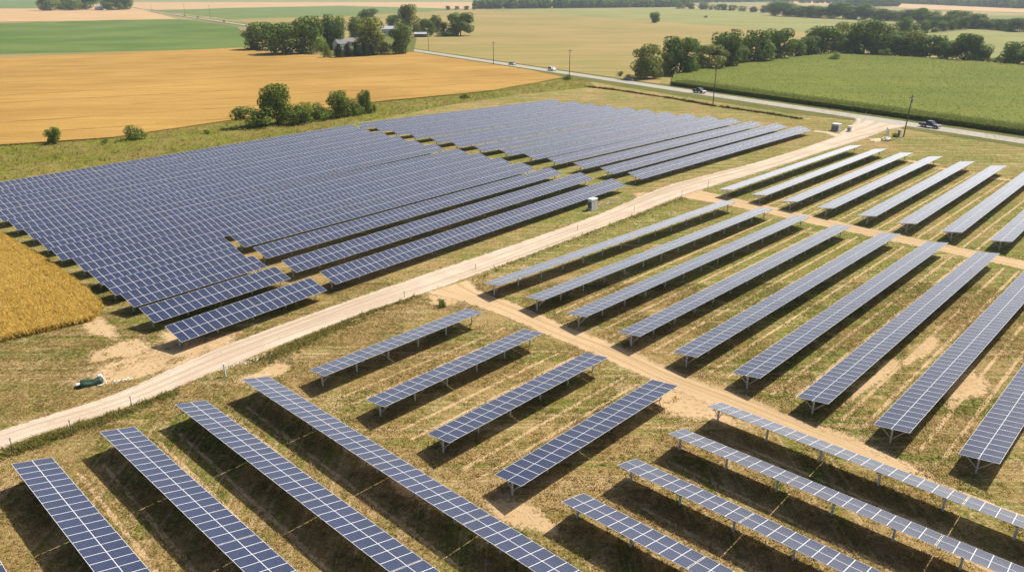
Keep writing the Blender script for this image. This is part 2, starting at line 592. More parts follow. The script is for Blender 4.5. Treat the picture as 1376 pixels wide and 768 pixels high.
def strip(name, pts, widths, z, mat, sub=2.0):
    """a track: centre line with widths, UV.x across, UV.y metres along"""
    C, Wd = [], []
    for i in range(len(pts) - 1):
        p0 = Vector(pts[max(0, i - 1)][:2]); p1 = Vector(pts[i][:2]); p2 = Vector(pts[i + 1][:2]); p3 = Vector(pts[min(len(pts) - 1, i + 2)][:2])
        k = max(1, int((p2 - p1).length / sub))
        for j in range(k):
            t = j / k
            q = 0.5 * ((2 * p1) + (p2 - p0) * t + (2 * p0 - 5 * p1 + 4 * p2 - p3) * t * t + (3 * p1 - p0 - 3 * p2 + p3) * t ** 3)
            C.append(q); Wd.append(widths[i] * (1 - t) + widths[i + 1] * t)
    C.append(Vector(pts[-1][:2])); Wd.append(widths[-1])
    bm = bmesh.new()
    uvl = bm.loops.layers.uv.new('UVMap')
    rows, s = [], 0
    for i, (p, w) in enumerate(zip(C, Wd)):
        d = (C[min(i + 1, len(C) - 1)] - C[max(i - 1, 0)]).normalized()
        nrm = Vector((-d.y, d.x))
        if i: s += (p - C[i - 1]).length
        rows.append([(bm.verts.new((*(p + nrm * (w * (t - 0.5))), z)), t, s) for t in (0, .2, .4, .6, .8, 1)])
    for a, b in zip(rows[:-1], rows[1:]):
        for i in range(5):
            q = (a[i + 1], a[i], b[i], b[i + 1])
            f = bm.faces.new([e[0] for e in q])
            for lp, e in zip(f.loops, q): lp[uvl].uv = (e[1], e[2])
    bmesh.ops.recalc_face_normals(bm, faces=bm.faces)
    if sum(f.normal.z for f in bm.faces) < 0: bmesh.ops.reverse_faces(bm, faces=bm.faces)
    me = bpy.data.meshes.new(name)
    bm.to_mesh(me)
    bm.free()
    me.materials.append(mat)
    o = link(name, me)
    o['kind'] = 'structure'
    return o


def blob(name, c, rx, ry, rot, z, mat, n=40):
    """a worn patch of bare soil; UV.x runs 0.5 in the centre to 1 at the rim"""
    bm = bmesh.new()
    uvl = bm.loops.layers.uv.new('UVMap')
    ce = bm.verts.new((c.x, c.y, z))
    ring = []
    for i in range(n):
        a = 2 * math.pi * i / n
        k = 1 + 0.18 * math.sin(3 * a + rot * 7) + 0.1 * math.sin(5 * a + 2)
        x, y = rx * k * math.cos(a), ry * k * math.sin(a)
        ring.append(bm.verts.new((c.x + x * math.cos(rot) - y * math.sin(rot), c.y + x * math.sin(rot) + y * math.cos(rot), z)))
    for i in range(n):
        f = bm.faces.new((ce, ring[i], ring[(i + 1) % n]))
        for lp, q in zip(f.loops, ((0.5, 0.3), (1, i / n), (1, (i + 1) / n))): lp[uvl].uv = q
    me = bpy.data.meshes.new(name)
    bm.to_mesh(me)
    bm.free()
    me.materials.append(mat)
    o = link(name, me)
    o['kind'] = 'structure'
    return o


bm = bmesh.new()
vs = [bm.verts.new(p) for p in ((-7000, -250, 0), (7000, -250, 0), (7000, 9000, 0), (-7000, 9000, 0))]
bm.faces.new(vs)
me = bpy.data.meshes.new('ground')
bm.to_mesh(me); bm.free()
me.materials.append(M_MEADOW)
ground = link('ground', me)
ground['kind'] = 'structure'

# the county road is dead straight
RA, RB = G(184, 12), G(1376, 190)
rd = Vector((RB - RA)[:2]).normalized()
rn = Vector((-rd.y, rd.x))
if rn.y < 0: rn = -rn
r0 = Vector(RA[:2]) - rd * 900
r1 = Vector(RB[:2]) + rd * 160
def road_pt(u, off=0.0):
    """point on the road centre line sighted at column u, shifted off metres to its far side"""
    lo, hi = -900.0, 2400.0
    for _ in range(60):
        mid = (lo + hi) / 2
        p = Vector(RA[:2]) + rd * mid
        uu = 688 + FPX * p.x / (p.y * _c + CAM_H * _s)
        if uu < u: lo = mid
        else: hi = mid
    return Vector(RA[:2]) + rd * lo + rn * off

def px(*q):
    return [G(u, v) for u, v in q]

# far fields (sheets), back to front
poly_sheet('field', [(-4000, 2500), (4000, 2500), (6000, 8900), (-6000, 8900)], 0.02, M_PALEGREEN)
poly_sheet('field', px((-300, 13.5), (-300, 3), (50, 2), (160, 8), (186, 12), (239, 25.5), (150, 27.5), (-300, 33)), 0.03, M_TAN)
poly_sheet('field', px((-300, 12.5), (-300, 0), (52, 0), (52, 11.5)), 0.06, M_FARGREEN)
poly_sheet('field', px((192, 12.4), (150, 3), (640, 3), (860, 8), (640, 13), (460, 8.5), (214, 13.5)), 0.03, M_TAN)
poly_sheet('field', px((214, 14.6), (300, 11), (460, 8), (634, 12.5), (520, 19), (460, 22.5), (306, 26)), 0.05, M_FARGREEN)
stub = px((312, 26.5), (460, 22.5), (520, 19), (640, 13), (713, 16), (916, 32), (1091, 43), (1100, 60), (885, 98))
poly_sheet('field', stub + [Vector((*road_pt(870, 7), 0)), Vector((*road_pt(600, 7), 0)), Vector((*road_pt(345, 7), 0))], 0.04, M_STUBBLE)
poly_sheet('field', px((640, 12.6), (860, 9), (1010, 14), (1037, 22), (1203, 30), (1260, 46), (1100, 60), (1091, 43.4), (916, 32.2), (713, 15.8)), 0.06, M_PALEGREEN)
poly_sheet('field', px((1085, 62), (1225, 49.5), (1312, 39), (1600, 52), (1700, 110), (1376, 86), (1250, 75)), 0.08, M_PALEGREEN)
poly_sheet('field', px((1040, 4), (1080, 2), (1500, 12), (1500, 22), (1376, 17)), 0.05, M_TAN)
poly_sheet('field', px((-300, 79.5), (-300, 32.5), (0, 32), (150, 27), (240, 26), (318, 36), (345, 60), (335, 65)), 0.05, M_SOY)

# standing crops
wheat_pts = px((-400, 82), (0, 78.5), (335, 64.5), (345, 70), (450, 77), (524, 72), (556, 70.5)) + [Vector((*road_pt(600, -9), 0)), Vector((*road_pt(735, -9), 0))] + \
    px((758, 105), (660, 123), (505, 138), (317, 162), (150, 186.5), (0, 196.5), (-300, 215))
poly_sheet('wheat_field', wheat_pts, 0.0, M_WHEAT, 0.4, M_WHEAT, 0.25, 6, 'stuff')
corn_pts = [Vector((*road_pt(883, 8), 0)), Vector((*road_pt(1000, 8), 0)), Vector((*road_pt(1200, 9), 0)), Vector((*road_pt(1376, 9.5), 0)), Vector((*(Vector(RB[:2]) + rd * 60 + rn * 10), 0))] + \
    px((1560, 112), (1376, 91), (1250, 81), (1110, 75), (1000, 88), (905, 103))
N_CORN = len(corn_pts)

# verges
poly_sheet('verge', px((-400, 215), (0, 195), (150, 185), (317, 160.5), (505, 137), (660, 122), (757, 104), (790, 108), (800, 117), (700, 127), (600, 142), (484, 165), (250, 209), (0, 243), (-400, 300)), 0.008, M_VERGE, jitter=0.5, step=3)
poly_sheet('verge', [Vector((*road_pt(150, -9.5), 0)), Vector((*road_pt(560, -10), 0)), Vector((*road_pt(760, -12), 0)), Vector((*road_pt(950, -13), 0)), Vector((*road_pt(1100, -13), 0)), Vector((*road_pt(1163, -8), 0)), Vector((*road_pt(1180, 10), 0)), Vector((*road_pt(700, 9), 0)), Vector((*road_pt(150, 9), 0))], 0.012, M_ROADSIDE, jitter=0.4, step=3)
poly_sheet('verge', [Vector((*road_pt(1180, 10), 0)), Vector((*road_pt(1163, -8), 0)), Vector((*road_pt(1210, -9), 0)), Vector((*road_pt(1376, -9), 0)), Vector((*(r1 - rn * 9), 0)), Vector((*(r1 + rn * 10), 0))], 0.016, M_ROADSIDE, jitter=0.4, step=3)
strip('road', [(*r0, 0), (*(r0 + rd * 700), 0), (*(r1 - rd * 500), 0), (*r1, 0)], [7.2] * 4, 0.028, M_ROAD, 20)
# grass round the farmstead
poly_sheet('lawn', px((430, 74), (436, 56), (500, 44), (545, 45), (560, 52), (556, 69), (524, 73), (452, 79)), 0.07, M_ROADSIDE)


def trackpts(*q):
    """sighted left and right edges -> centre and width"""
    C, Wd = [], []
    for (u0, v0), (u1, v1) in q:
        a, b = G(u0, v0), G(u1, v1)
        C.append((a + b) / 2); Wd.append((b - a).length)
    return C, Wd

# main gravel track from the left up to the road
C, Wd = trackpts(((-120, 621), (-90, 660)), ((0, 577), (22, 596)), ((150, 529), (175, 547)), ((284, 469), (325, 487)), ((455, 407), (497, 419)), ((560, 371), (613, 380)),
                 ((694, 327), (742, 331)), ((800, 289), (842, 293)), ((893, 250), (945, 255)), ((1010, 219), (1042, 226)), ((1079, 198), (1111, 203)), ((1125, 182), (1160, 188)), ((1165, 168), (1195, 174)))
strip('dirt_track', C, [w * 1.12 for w in Wd], 0.020, M_TRACK)
strip('dirt_track', px((1140, 182), (1168, 172), (1190, 163)), [7, 13, 22], 0.0235, M_TRACK)
# branch between the middle and right blocks
C, Wd = trackpts(((560, 398), (640, 372)), ((606, 405), (650, 388)), ((665, 424), (700, 407)), ((730, 452), (765, 435)), ((800, 482), (845, 464)), ((875, 516), (920, 498)), ((935, 540), (985, 522)), ((1000, 563), (1040, 545)), ((1100, 602), (1130, 585)), ((1230, 655), (1250, 640)), ((1400, 718), (1415, 705)))
strip('dirt_track', C, [w * 1.2 for w in Wd], 0.016, M_DIRT)
# track between the right block and the far right block
C, Wd = trackpts(((905, 266), (925, 250)), ((985, 279), (1000, 268)), ((1085, 301), (1100, 290)), ((1200, 326), (1212, 314)), ((1290, 345), (1300, 333)), ((1400, 369), (1410, 356)))
strip('dirt_track', C, [w * 1.25 for w in Wd], 0.016, M_DIRT)
strip('dirt_track', px((1094, 176), (1112, 178), (1128, 183)), [2.6, 3.2, 4], 0.0175, M_TRACK)

# bare worn patches
for (u, v, rx, ry, rot, zz) in ((215, 480, 13, 6.5, 0.8, .009), (135, 440, 8, 2.2, -.75, .0095), (285, 462, 6, 3, .8, .0105), (175, 500, 8, 3, .75, .0125), (235, 452, 5, 2.5, -.75, .014), (165, 470, 6, 4, 0.6, .011), (250, 470, 5, 2.4, .8, .012), (600, 402, 4.5, 3.5, .2, .010), (925, 545, 8, 4, -.7, .009),
                                (1150, 602, 9, 3, -.75, .011), (1010, 548, 7, 3, -.75, .013), (870, 262, 5, 3.5, .3, .012), (1180, 187, 6, 2.6, .2, .013),
                                (1278, 228, 7, 2, -.6, .009), (1236, 218, 6, 2, -.6, .010), (1340, 240, 8, 2, -.6, .011), (850, 280, 3, 2, .4, .013), (1300, 520, 2.5, 9, -.8, .010), (1180, 505, 1.2, 12, -.8, .0115), (1240, 470, 1.2, 10, -.8, .0125),
                                (560, 655, 6, 2, -.75, .009), (360, 500, 5, 2, .7, .010), (700, 690, 6, 2.2, -.7, .0105)):
    blob('bare_soil', G(u, v), rx * 1.25, ry * 1.25, rot, zz, M_WORN)

# wheel marks in the lanes between the tables
def lane(w, s0, s1, along=True, off=0.9, wid=0.85):
    ch, sh = math.cos(HEAD), math.sin(HEAD)
    for k, q in enumerate((-off, off)):
        if along: P_ = [(ch * s_ - sh * (w + q), sh * s_ + ch * (w + q), 0) for s_ in (s0, (s0 + s1) / 2, s1)]
        else: P_ = [(ch * (w + q) - sh * s_, sh * (w + q) + ch * s_, 0) for s_ in (s0, (s0 + s1) / 2, s1)]
        strip('wheel_mark', P_, [wid] * 3, 0.0065 + 0.001 * k, M_WORN)


for w in (52.9, 45.9, 38.7, 31.8, 25.2, 18.5, 11.9):
    lane(w, 62, 118)
for w in (57.6, 51.3, 44.6, 38.1, 31.8, 25.3):
    lane(w, 124, 180)
for s_ in (12.2, 18.5, 24.8):
    lane(s_, 30, 60, False)
for s_ in (38.6, 45.0, 51.3):
    lane(s_, -4, 27, False)
for w in (54.2, 45.6, 37.4):
    lane(w, 33, 55)
# ------------------------------------------------------------------ corn
pts = [Vector(p[:2]) for p in corn_pts]
xs = np.array([p.x for p in pts]); ys = np.array([p.y for p in pts])


def inside(X, Y, xs, ys):
    r = np.zeros(X.shape, bool)
    j = len(xs) - 1
    for i in range(len(xs)):
        c = ((ys[i] > Y) != (ys[j] > Y)) & (X < (xs[j] - xs[i]) * (Y - ys[i]) / (ys[j] - ys[i] + 1e-12) + xs[i])
        r ^= c
        j = i
    return r


poly_sheet('corn_field', corn_pts, 0.0, M_CORN, 1.45, M_CORNSIDE, 0.35, 1.5, 'stuff')
# standing leaves: dense along the road edge, thin over the canopy
e0, e1 = Vector(corn_pts[0][:2]), Vector(corn_pts[4][:2])
X, Y, Z, Sz = [], [], [], []
n = 26000
t = rng.random(n); d = rng.random(n) ** 1.6 * 9 - 0.6
en = np.array([-(e1 - e0).y, (e1 - e0).x]); en = en / np.linalg.norm(en)
if en[1] < 0: en = -en
px_ = e0.x + (e1.x - e0.x) * t + en[0] * d
py_ = e0.y + (e1.y - e0.y) * t + en[1] * d
hz = np.where(d < 0.8, rng.random(n) * 1.8 + 0.1, 1.5 + rng.random(n) * 0.5)
X.append(px_); Y.append(py_); Z.append(hz); Sz.append(np.full(n, 0.5))
n = 60000
qx = rng.uniform(xs.min(), min(xs.max(), 330), n); qy = rng.uniform(ys.min(), ys.max(), n)
k = inside(qx, qy, xs, ys)
X.append(qx[k]); Y.append(qy[k]); Z.append(1.36 + rng.random(k.sum()) * 0.30); Sz.append(np.full(k.sum(), 0.55))
X, Y, Z, Sz = map(np.concatenate, (X, Y, Z, Sz))


def leaf_quads(X, Y, Z, size, tilt_lo=0.2, tilt_hi=1.3, aspect=0.45):
    n = len(X)
    az = rng.random(n) * 2 * np.pi
    ti = tilt_lo + rng.random(n) * (tilt_hi - tilt_lo)
    L = size * (0.7 + 0.6 * rng.random(n))
    d = np.stack([np.cos(az) * np.cos(ti), np.sin(az) * np.cos(ti), np.sin(ti)], -1)
    sdir = np.stack([-np.sin(az), np.cos(az), np.zeros(n)], -1)
    c = np.stack([X, Y, Z], -1)
    a = d * (L / 2)[:, None]; b = sdir * (L * aspect / 2)[:, None]
    V = np.stack([c - a - b, c - a + b, c + a + b * 0.5, c + a - b * 0.5], 1).reshape(-1, 3)
    F = np.arange(n * 4).reshape(n, 4)
    return V, F


V, F = leaf_quads(X, Y, Z, Sz, 0.05, 0.9)
M_CORNLEAF = verge_mat('corn_leaves', (0.13, 0.165, 0.03), (0.18, 0.20, 0.042), (0.10, 0.135, 0.022), 1.0, 0.5)
o = link('corn_leaves', np_mesh('corn_leaves', V, F, M_CORNLEAF, np.repeat(rng.random(len(X)), 4)))
o['kind'] = 'stuff'

# ------------------------------------------------------------------ near wheat stand, lower left
st_pts = px((-160, 268), (-30, 300), (0, 316), (62, 352), (118, 393), (136, 413), (126, 430), (60, 446), (0, 459), (-60, 466), (-220, 470))
sx = np.array([p.x for p in st_pts]); sy = np.array([p.y for p in st_pts])
poly_sheet('wheat_stand', st_pts, 0.0, M_STANDBASE, 0.42, M_STAND, 0.25, 0.7, 'stuff')
n = 560000
qx = rng.uniform(sx.min(), sx.max(), n); qy = rng.uniform(sy.min(), sy.max(), n)
k = inside(qx, qy, sx, sy)
qx, qy = qx[k], qy[k]
w_ = -qx * math.sin(HEAD) + qy * math.cos(HEAD)
s_ = qx * math.cos(HEAD) + qy * math.sin(HEAD)
fr = np.abs((s_ / 6.5) % 1 - 0.5)
keep = ~((fr < 0.03) & (rng.random(len(qx)) < 0.75))
qx, qy = qx[keep], qy[keep]
zz = 0.58 + 0.12 * rng.random(len(qx)) + 0.06 * np.sin(qx * 1.3) * np.cos(qy * 1.1)
V, F = leaf_quads(qx, qy, zz, np.full(len(qx), 0.24), 0.4, 1.3, 0.26)
o = link('wheat_ears', np_mesh('wheat_ears', V, F, M_STAND, np.repeat(rng.random(len(qx)), 4)))
o['kind'] = 'stuff'
# stalks leaning out at its rim
n = 9000
E_ = []
for i in range(len(st_pts)):
    a, b = st_pts[i], st_pts[(i + 1) % len(st_pts)]
    kk = int((b - a).length * 70)
    tt = rng.random(kk)
    E_.append(np.stack([a.x + (b.x - a.x) * tt + rng.normal(0, .16, kk), a.y + (b.y - a.y) * tt + rng.normal(0, .16, kk), 0.12 + 0.5 * rng.random(kk)], -1))
E_ = np.concatenate(E_)
V, F = leaf_quads(E_[:, 0], E_[:, 1], E_[:, 2], np.full(len(E_), 0.42), 0.8, 1.5, 0.16)
o = link('wheat_stalks', np_mesh('wheat_stalks', V, F, M_STAND, np.repeat(rng.random(len(E_)) * 0.8, 4)))
o['kind'] = 'stuff'

# ------------------------------------------------------------------ grass tufts
def vnoise(x, y, sc, seed):
    r = np.random.default_rng(seed).random((256, 256))
    x = x * sc; y = y * sc
    i = np.floor(x).astype(int); j = np.floor(y).astype(int)
    fx = x - i; fy = y - j
    fx = fx * fx * (3 - 2 * fx); fy = fy * fy * (3 - 2 * fy)
    g = lambda a, b: r[a % 256, b % 256]
    return (g(i, j) * (1 - fx) + g(i + 1, j) * fx) * (1 - fy) + (g(i, j + 1) * (1 - fx) + g(i + 1, j + 1) * fx) * fy


tracks = [o for o in COL.objects if o.name.startswith(('dirt_track', 'bare_soil'))]
keepout = []
for o in tracks:
    co = np.empty(len(o.data.vertices) * 3); o.data.vertices.foreach_get('co', co)
    co = co.reshape(-1, 3)
    if o.name.startswith('dirt_track'):
        c6 = co.reshape(-1, 6, 3)
        ctr = (c6[:, 0] + c6[:, 5]) / 2
        hw = np.linalg.norm(c6[:, 5] - c6[:, 0], axis=1) / 2 * (0.86 if o.data.materials[0] == M_TRACK else 0.6)
        keepout.append((ctr, hw))


for o in tracks:
    if o.name.startswith('bare_soil'):
        co = np.empty(len(o.data.vertices) * 3); o.data.vertices.foreach_get('co', co)
        co = co.reshape(-1, 3)
        keepout.append((co[0] + (co[1:] - co[0]) * 0.3, np.full(len(co) - 1, 0.6)))
        keepout.append((co[:1], np.array([1.4])))


def on_track(X, Y):
    r = np.zeros(len(X), bool)
    for ctr, hw in keepout:
        for q, h in zip(ctr, hw):
            r |= (X - q[0]) ** 2 + (Y - q[1]) ** 2 < h * h
    return r


def tufts(name, n, region, h0, h1, blades, mat, thresh=0.42, spread=0.12, seed=3):
    X, Y = region(n)
    d = vnoise(X, Y, 0.35, seed) * 0.5 + vnoise(X, Y, 1.4, seed + 1) * 0.3 + vnoise(X, Y, 0.09, seed + 2) * 0.2
    k = d > thresh - 0.25 * rng.random(len(X))
    X, Y, d = X[k], Y[k], d[k]
    k = ~on_track(X, Y) & ~inside(X, Y, sx, sy)
    X, Y, d = X[k], Y[k], d[k]
    n = len(X)
    H = (h0 + (h1 - h0) * rng.random(n) ** 2) * (0.6 + d)
    X = np.repeat(X, blades) + rng.normal(0, spread, n * blades)
    Y = np.repeat(Y, blades) + rng.normal(0, spread, n * blades)
    H = np.repeat(H, blades)
    T = np.clip(np.repeat(rng.random(n), blades) + rng.normal(0, .1, n * blades), 0, 1)
    N = n * blades
    az = rng.random(N) * 2 * np.pi
    lean = 0.3 + rng.random(N) * 1.3
    wd = H * 0.2 + 0.015
    base = np.stack([X, Y, np.zeros(N)], -1)
    sdv = np.stack([-np.sin(az), np.cos(az), np.zeros(N)], -1) * wd[:, None]
    tip = base + np.stack([np.cos(az) * lean * H, np.sin(az) * lean * H, H], -1)
    V = np.stack([base - sdv, base + sdv, tip], 1).reshape(-1, 3)
    F = np.arange(N * 3).reshape(N, 3)
    o = link(name, np_mesh(name, V, F, mat, np.repeat(T, 3)))
    o['kind'] = 'stuff'
    return o


def near_region(n):
    # uniform in picture-independent ground area: a wedge in front of the drone
    Y = np.sqrt(37 ** 2 + (92 ** 2 - 37 ** 2) * rng.random(n))
    X = (rng.random(n) * 2 - 1) * (0.74 * Y + 6)
    return X, Y


def mid_region(n):
    Y = 85 + (290 - 85) * rng.random(n) ** 0.9
    X = (rng.random(n) * 2 - 1) * (0.74 * Y + 6)
    return X, Y


tufts('grass', 190000, near_region, 0.04, 0.15, 4, M_TUFT, 0.50)
tufts('grass', 150000, mid_region, 0.06, 0.2, 3, M_TUFT, 0.50, 0.25)
vp = px((-100, 240), (0, 195), (150, 185), (317, 160.5), (505, 137), (660, 122), (757, 104), (790, 108), (800, 117), (700, 127), (600, 142), (484, 165), (250, 209), (0, 243))
vx = np.array([p.x for p in vp]); vy = np.array([p.y for p in vp])


def verge_region(n):
    X = rng.uniform(vx.min(), vx.max(), n); Y = rng.uniform(vy.min(), vy.max(), n)
    k = inside(X, Y, vx, vy)
    return X[k], Y[k]


tufts('tall_grass', 90000, verge_region, 0.15, 0.6, 2, M_VERGEBLADE, 0.45, 0.3, 9)


# weeds along the drainage line beyond the far array
def line_region(pts, width):
    def f(n):
        P_ = [Vector(p[:2]) for p in pts]
        L = [(b - a).length for a, b in zip(P_[:-1], P_[1:])]
        xs_, ys_ = [], []
        for a, b, l in zip(P_[:-1], P_[1:], L):
            k = int(n * l / sum(L)); t = rng.random(k)
            xs_.append(a.x + (b.x - a.x) * t + rng.normal(0, width, k)); ys_.append(a.y + (b.y - a.y) * t + rng.normal(0, width, k))
        return np.concatenate(xs_), np.concatenate(ys_)
    return f


M_WEED = verge_mat('dark_weeds', (0.085, 0.065, 0.025), (0.13, 0.09, 0.035), (0.06, 0.055, 0.02))
tufts('weeds', 1900, line_region(px((790, 117), (830, 121.5), (900, 132), (961, 142.7), (1040, 154), (1075, 160)), 0.5), 0.2, 0.65, 3, M_WEED, 0.3, 0.3, 5)
M_GREENWEED = verge_mat('green_weeds', (0.20, 0.19, 0.05), (0.28, 0.225, 0.075), (0.15, 0.155, 0.035), up=0.5)
tufts('weeds', 2000, line_region(px((0, 612), (60, 590), (150, 560), (200, 540), (235, 525)), 0.5), 0.10, 0.35, 3, M_GREENWEED, 0.3, 0.15, 6)
tufts('weeds', 1700, line_region(px((350, 487), (440, 445), (520, 408), (560, 396)), 0.6), 0.10, 0.3, 3, M_GREENWEED, 0.4, 0.15, 7)
tufts('weeds', 1600, line_region(px((630, 372), (700, 345), (800, 309), (900, 272), (940, 258)), 0.8), 0.10, 0.35, 3, M_GREENWEED, 0.45, 0.2, 8)

# ------------------------------------------------------------------ solar tables
def module_geo(mb_v, mb_f, mb_m, mb_uv, x0, x1, y0, y1, fr=0.021, th=0.036):
    n = len(mb_v)
    zt, zg = 0.0, -0.004
    o = [(x0, y0), (x1, y0), (x1, y1), (x0, y1)]
    i = [(x0 + fr, y0 + fr), (x1 - fr, y0 + fr), (x1 - fr, y1 - fr), (x0 + fr, y1 - fr)]
    mb_v += [(a, b, zt) for a, b in o] + [(a, b, zt) for a, b in i] + [(a, b, zg) for a, b in i] + [(a, b, -th) for a, b in o]
    q = [(0, 0), (1, 0), (1, 1), (0, 1)]
    for k in range(4):
        j = (k + 1) % 4
        mb_f.append((n + k, n + j, n + 4 + j, n + 4 + k)); mb_m.append(1); mb_uv.append([(0, 0)] * 4)
        mb_f.append((n + 4 + k, n + 4 + j, n + 8 + j, n + 8 + k)); mb_m.append(1); mb_uv.append([(0, 0)] * 4)
        mb_f.append((n + j, n + k, n + 12 + k, n + 12 + j)); mb_m.append(1); mb_uv.append([(0, 0)] * 4)
    mb_f.append((n + 8, n + 9, n + 10, n + 11)); mb_m.append(0); mb_uv.append(q)
    mb_f.append((n + 15, n + 14, n + 13, n + 12)); mb_m.append(2); mb_uv.append([(0, 0)] * 4)


def panel_mesh(name, rects):
    v, f, mi, uv = [], [], [], []
    for r in rects: module_geo(v, f, mi, uv, *r)
    me = bpy.data.meshes.new(name)
    me.from_pydata(v, [], f)
    for mt in (M_GLASS, M_FRAME, M_BACK): me.materials.append(mt)
    me.polygons.foreach_set('material_index', mi)
    ul = me.uv_layers.new(name='UVMap')
    ul.data.foreach_set('uv', np.array([q for p in uv for q in p], np.float32).ravel())
    at = me.attributes.new('tint', 'FLOAT', 'POINT')
    at.data.foreach_set('value', np.repeat(np.random.default_rng(5).random(len(rects)), 16).astype(np.float32))
    return me


SEG, SEGGAP, PIT, GAP = 10, 0.07, 1.0, 0.006
def mod_x(i):
    return i * PIT + (i // SEG) * SEGGAP


_mod, _surf, _parts = {}, {}, {}
HC = 1.65


def solar_table(x, y, th, n, W, ti, label, group, single, brace=(True, True), shown=999):
    """one table: n columns of two modules on a tilted rack carried by a line of posts"""
    L = mod_x(n - 1) + PIT
    e = empty('solar_table', (x, y, 0), th, label, 'solar table', group)
    ml = (W - 0.012) / 2
    rot = Matrix.Rotation(ti, 4, 'X')
    if single:
        key = (n, W)
        if key not in _surf:
            _surf[key] = panel_mesh('panel_surface', [(mod_x(i) + GAP / 2, mod_x(i) + PIT - GAP / 2, s0, s0 + ml) for i in range(n) for s0 in (-W / 2, 0.006)])
        o = link('panel_surface', _surf[key], e)
        o.location = (0, 0, HC); o.rotation_euler = (ti, 0, 0)
    else:
        if W not in _mod:
            _mod[W] = panel_mesh('solar_module', [(-PIT / 2 + GAP / 2, PIT / 2 - GAP / 2, -ml / 2, ml / 2)])
        near = min(n, 50, shown)
        for i in range(near):
            for sgn in (-1, 1):
                o = link('solar_module', _mod[W], e)
                o.location = rot @ Vector((mod_x(i) + PIT / 2, sgn * (0.006 + ml / 2), 0)) + Vector((0, 0, HC))
                o.rotation_euler = (ti + random.gauss(0, 0.0045), random.gauss(0, 0.0045), 0)
        if near < n:
            key = (near, n, W)
            if key not in _surf:
                _surf[key] = panel_mesh('solar_modules', [(mod_x(i) + GAP / 2, mod_x(i) + PIT - GAP / 2, s0, s0 + ml) for i in range(near, n) for s0 in (-W / 2, 0.006)])
            o = link('solar_modules', _surf[key], e)
            o['kind'] = 'stuff'
            o.location = (0, 0, HC); o.rotation_euler = (ti, 0, 0)
    # rack
    key = ('tube', n)
    if key not in _parts:
        _parts[key] = MB().box(0.05, L - 0.05, -0.065, 0.065, -0.19, -0.06).mesh('torque_tube', M_STEEL)
    o = link('torque_tube', _parts[key], e); o.location = (0, 0, HC); o.rotation_euler = (ti, 0, 0)
    key = ('rail', n)
    if key not in _parts:
        _parts[key] = MB().box(0.02, L - 0.02, -0.03, 0.03, -0.095, -0.04).mesh('rail', M_STEEL)
    for yy in (-W * 0.37, W * 0.37):
        o = link('rail', _parts[key], e); o.location = rot @ Vector((0, yy, 0)) + Vector((0, 0, HC)); o.rotation_euler = (ti, 0, 0)
    if 'post' not in _parts:
        mb = MB()
        for a in ((-0.075, 0.075, -0.06, -0.048), (-0.075, 0.075, 0.048, 0.06), (-0.008, 0.008, -0.047, 0.047)):
            mb.box(*a, -0.05, HC - 0.17)
        _parts['post'] = mb.mesh('post', M_STEEL)
    k = max(2, round((L - 1.0) / 4.4) + 1)
    xs_ = [0.5 + (L - 1.0) * i / (k - 1) for i in range(k)]
    for p in xs_:
        o = link('post', _parts['post'], e); o.location = (p, 0, 0)
    key = ('arm', W)
    if key not in _parts:
        _parts[key] = MB().box(-0.035, 0.035, -W * 0.44, W * 0.44, -0.26, -0.192).mesh('cross_arm', M_STEEL)
    for p in xs_:
        o = link('cross_arm', _parts[key], e); o.location = (p, 0, HC); o.rotation_euler = (ti, 0, 0)
    for end, p in ((0, xs_[0]), (1, xs_[-1])):
        if not brace[end]: continue
        for sgn in (-1, 1):
            key = ('brace', W, round(ti, 3), sgn)
            if key not in _parts:
                q = rot @ Vector((0, sgn * W * 0.36, -0.25)) + Vector((0, 0, HC))
                _parts[key] = MB().tube((0.09, sgn * 0.07, 0.45), (0.09, q.y, q.z), 0.032, n=6).mesh('brace', M_STEEL)
            o = link('brace', _parts[key], e); o.location = (p, 0, 0)
    return e


def in_frame_len(x, y, th, nmax):
    """modules until the row has left the drone's view"""
    for i in range(nmax):
        q = Vector((x + i * math.cos(th), y + i * math.sin(th), HC))
        z = q.y * _c - (q.z - CAM_H) * _s
        if z < 1: return min(nmax, i + 3)
        u = 688 + FPX * q.x / z
        v = 384 - FPX * (q.y * _s + (q.z - CAM_H) * _c) / z
        if i > 8 and (u > 1376 + 45 or v > 768 + 60): return min(nmax, i + 2)
    return nmax


# right-hand block: nine long tables
R_ = [(-2.64, 87.36, 44.3, 57), (2.65, 82.55, 44.7, 57), (7.33, 77.75, 44.9, 57), (12.58, 72.64, 45.25, 56), (17.54, 67.79, 45.4, 57), (22.50, 63.41, 45.5, 57),
      (27.13, 58.71, 45.5, 57), (32.04, 54.02, 45.5, 57), (36.89, 49.69, 45.6, 57)]
for i, (x, y, a, n) in enumerate(R_):
    k = in_frame_len(x, y, R(a), n)
    solar_table(x, y, R(a), n, 2.88, R(-9), f'long grey-blue solar table of the right block, {ORD[i]} of nine from the dirt track', 'long solar tables of the right block', False, shown=k)
# far right block: eight tables
U_ = [(39.79, 135.41, 45.1, 60), (44.84, 131.6, 45.5, 59), (48.8, 127.06, 45.65, 59), (53.42, 122.83, 45.85, 59), (58.38, 118.04, 46.1, 58), (62.85, 113.82, 46.3, 58),
      (67.5, 109.31, 46.4, 58), (72.26, 104.77, 46.6, 58)]
for i, (x, y, a, n) in enumerate(U_):
    solar_table(x, y, R(a), n, 2.88, R(-8.6), f'pale glaring solar table of the far right block, {ORD[i]} of eight from the left', 'pale solar tables of the far right block', True)
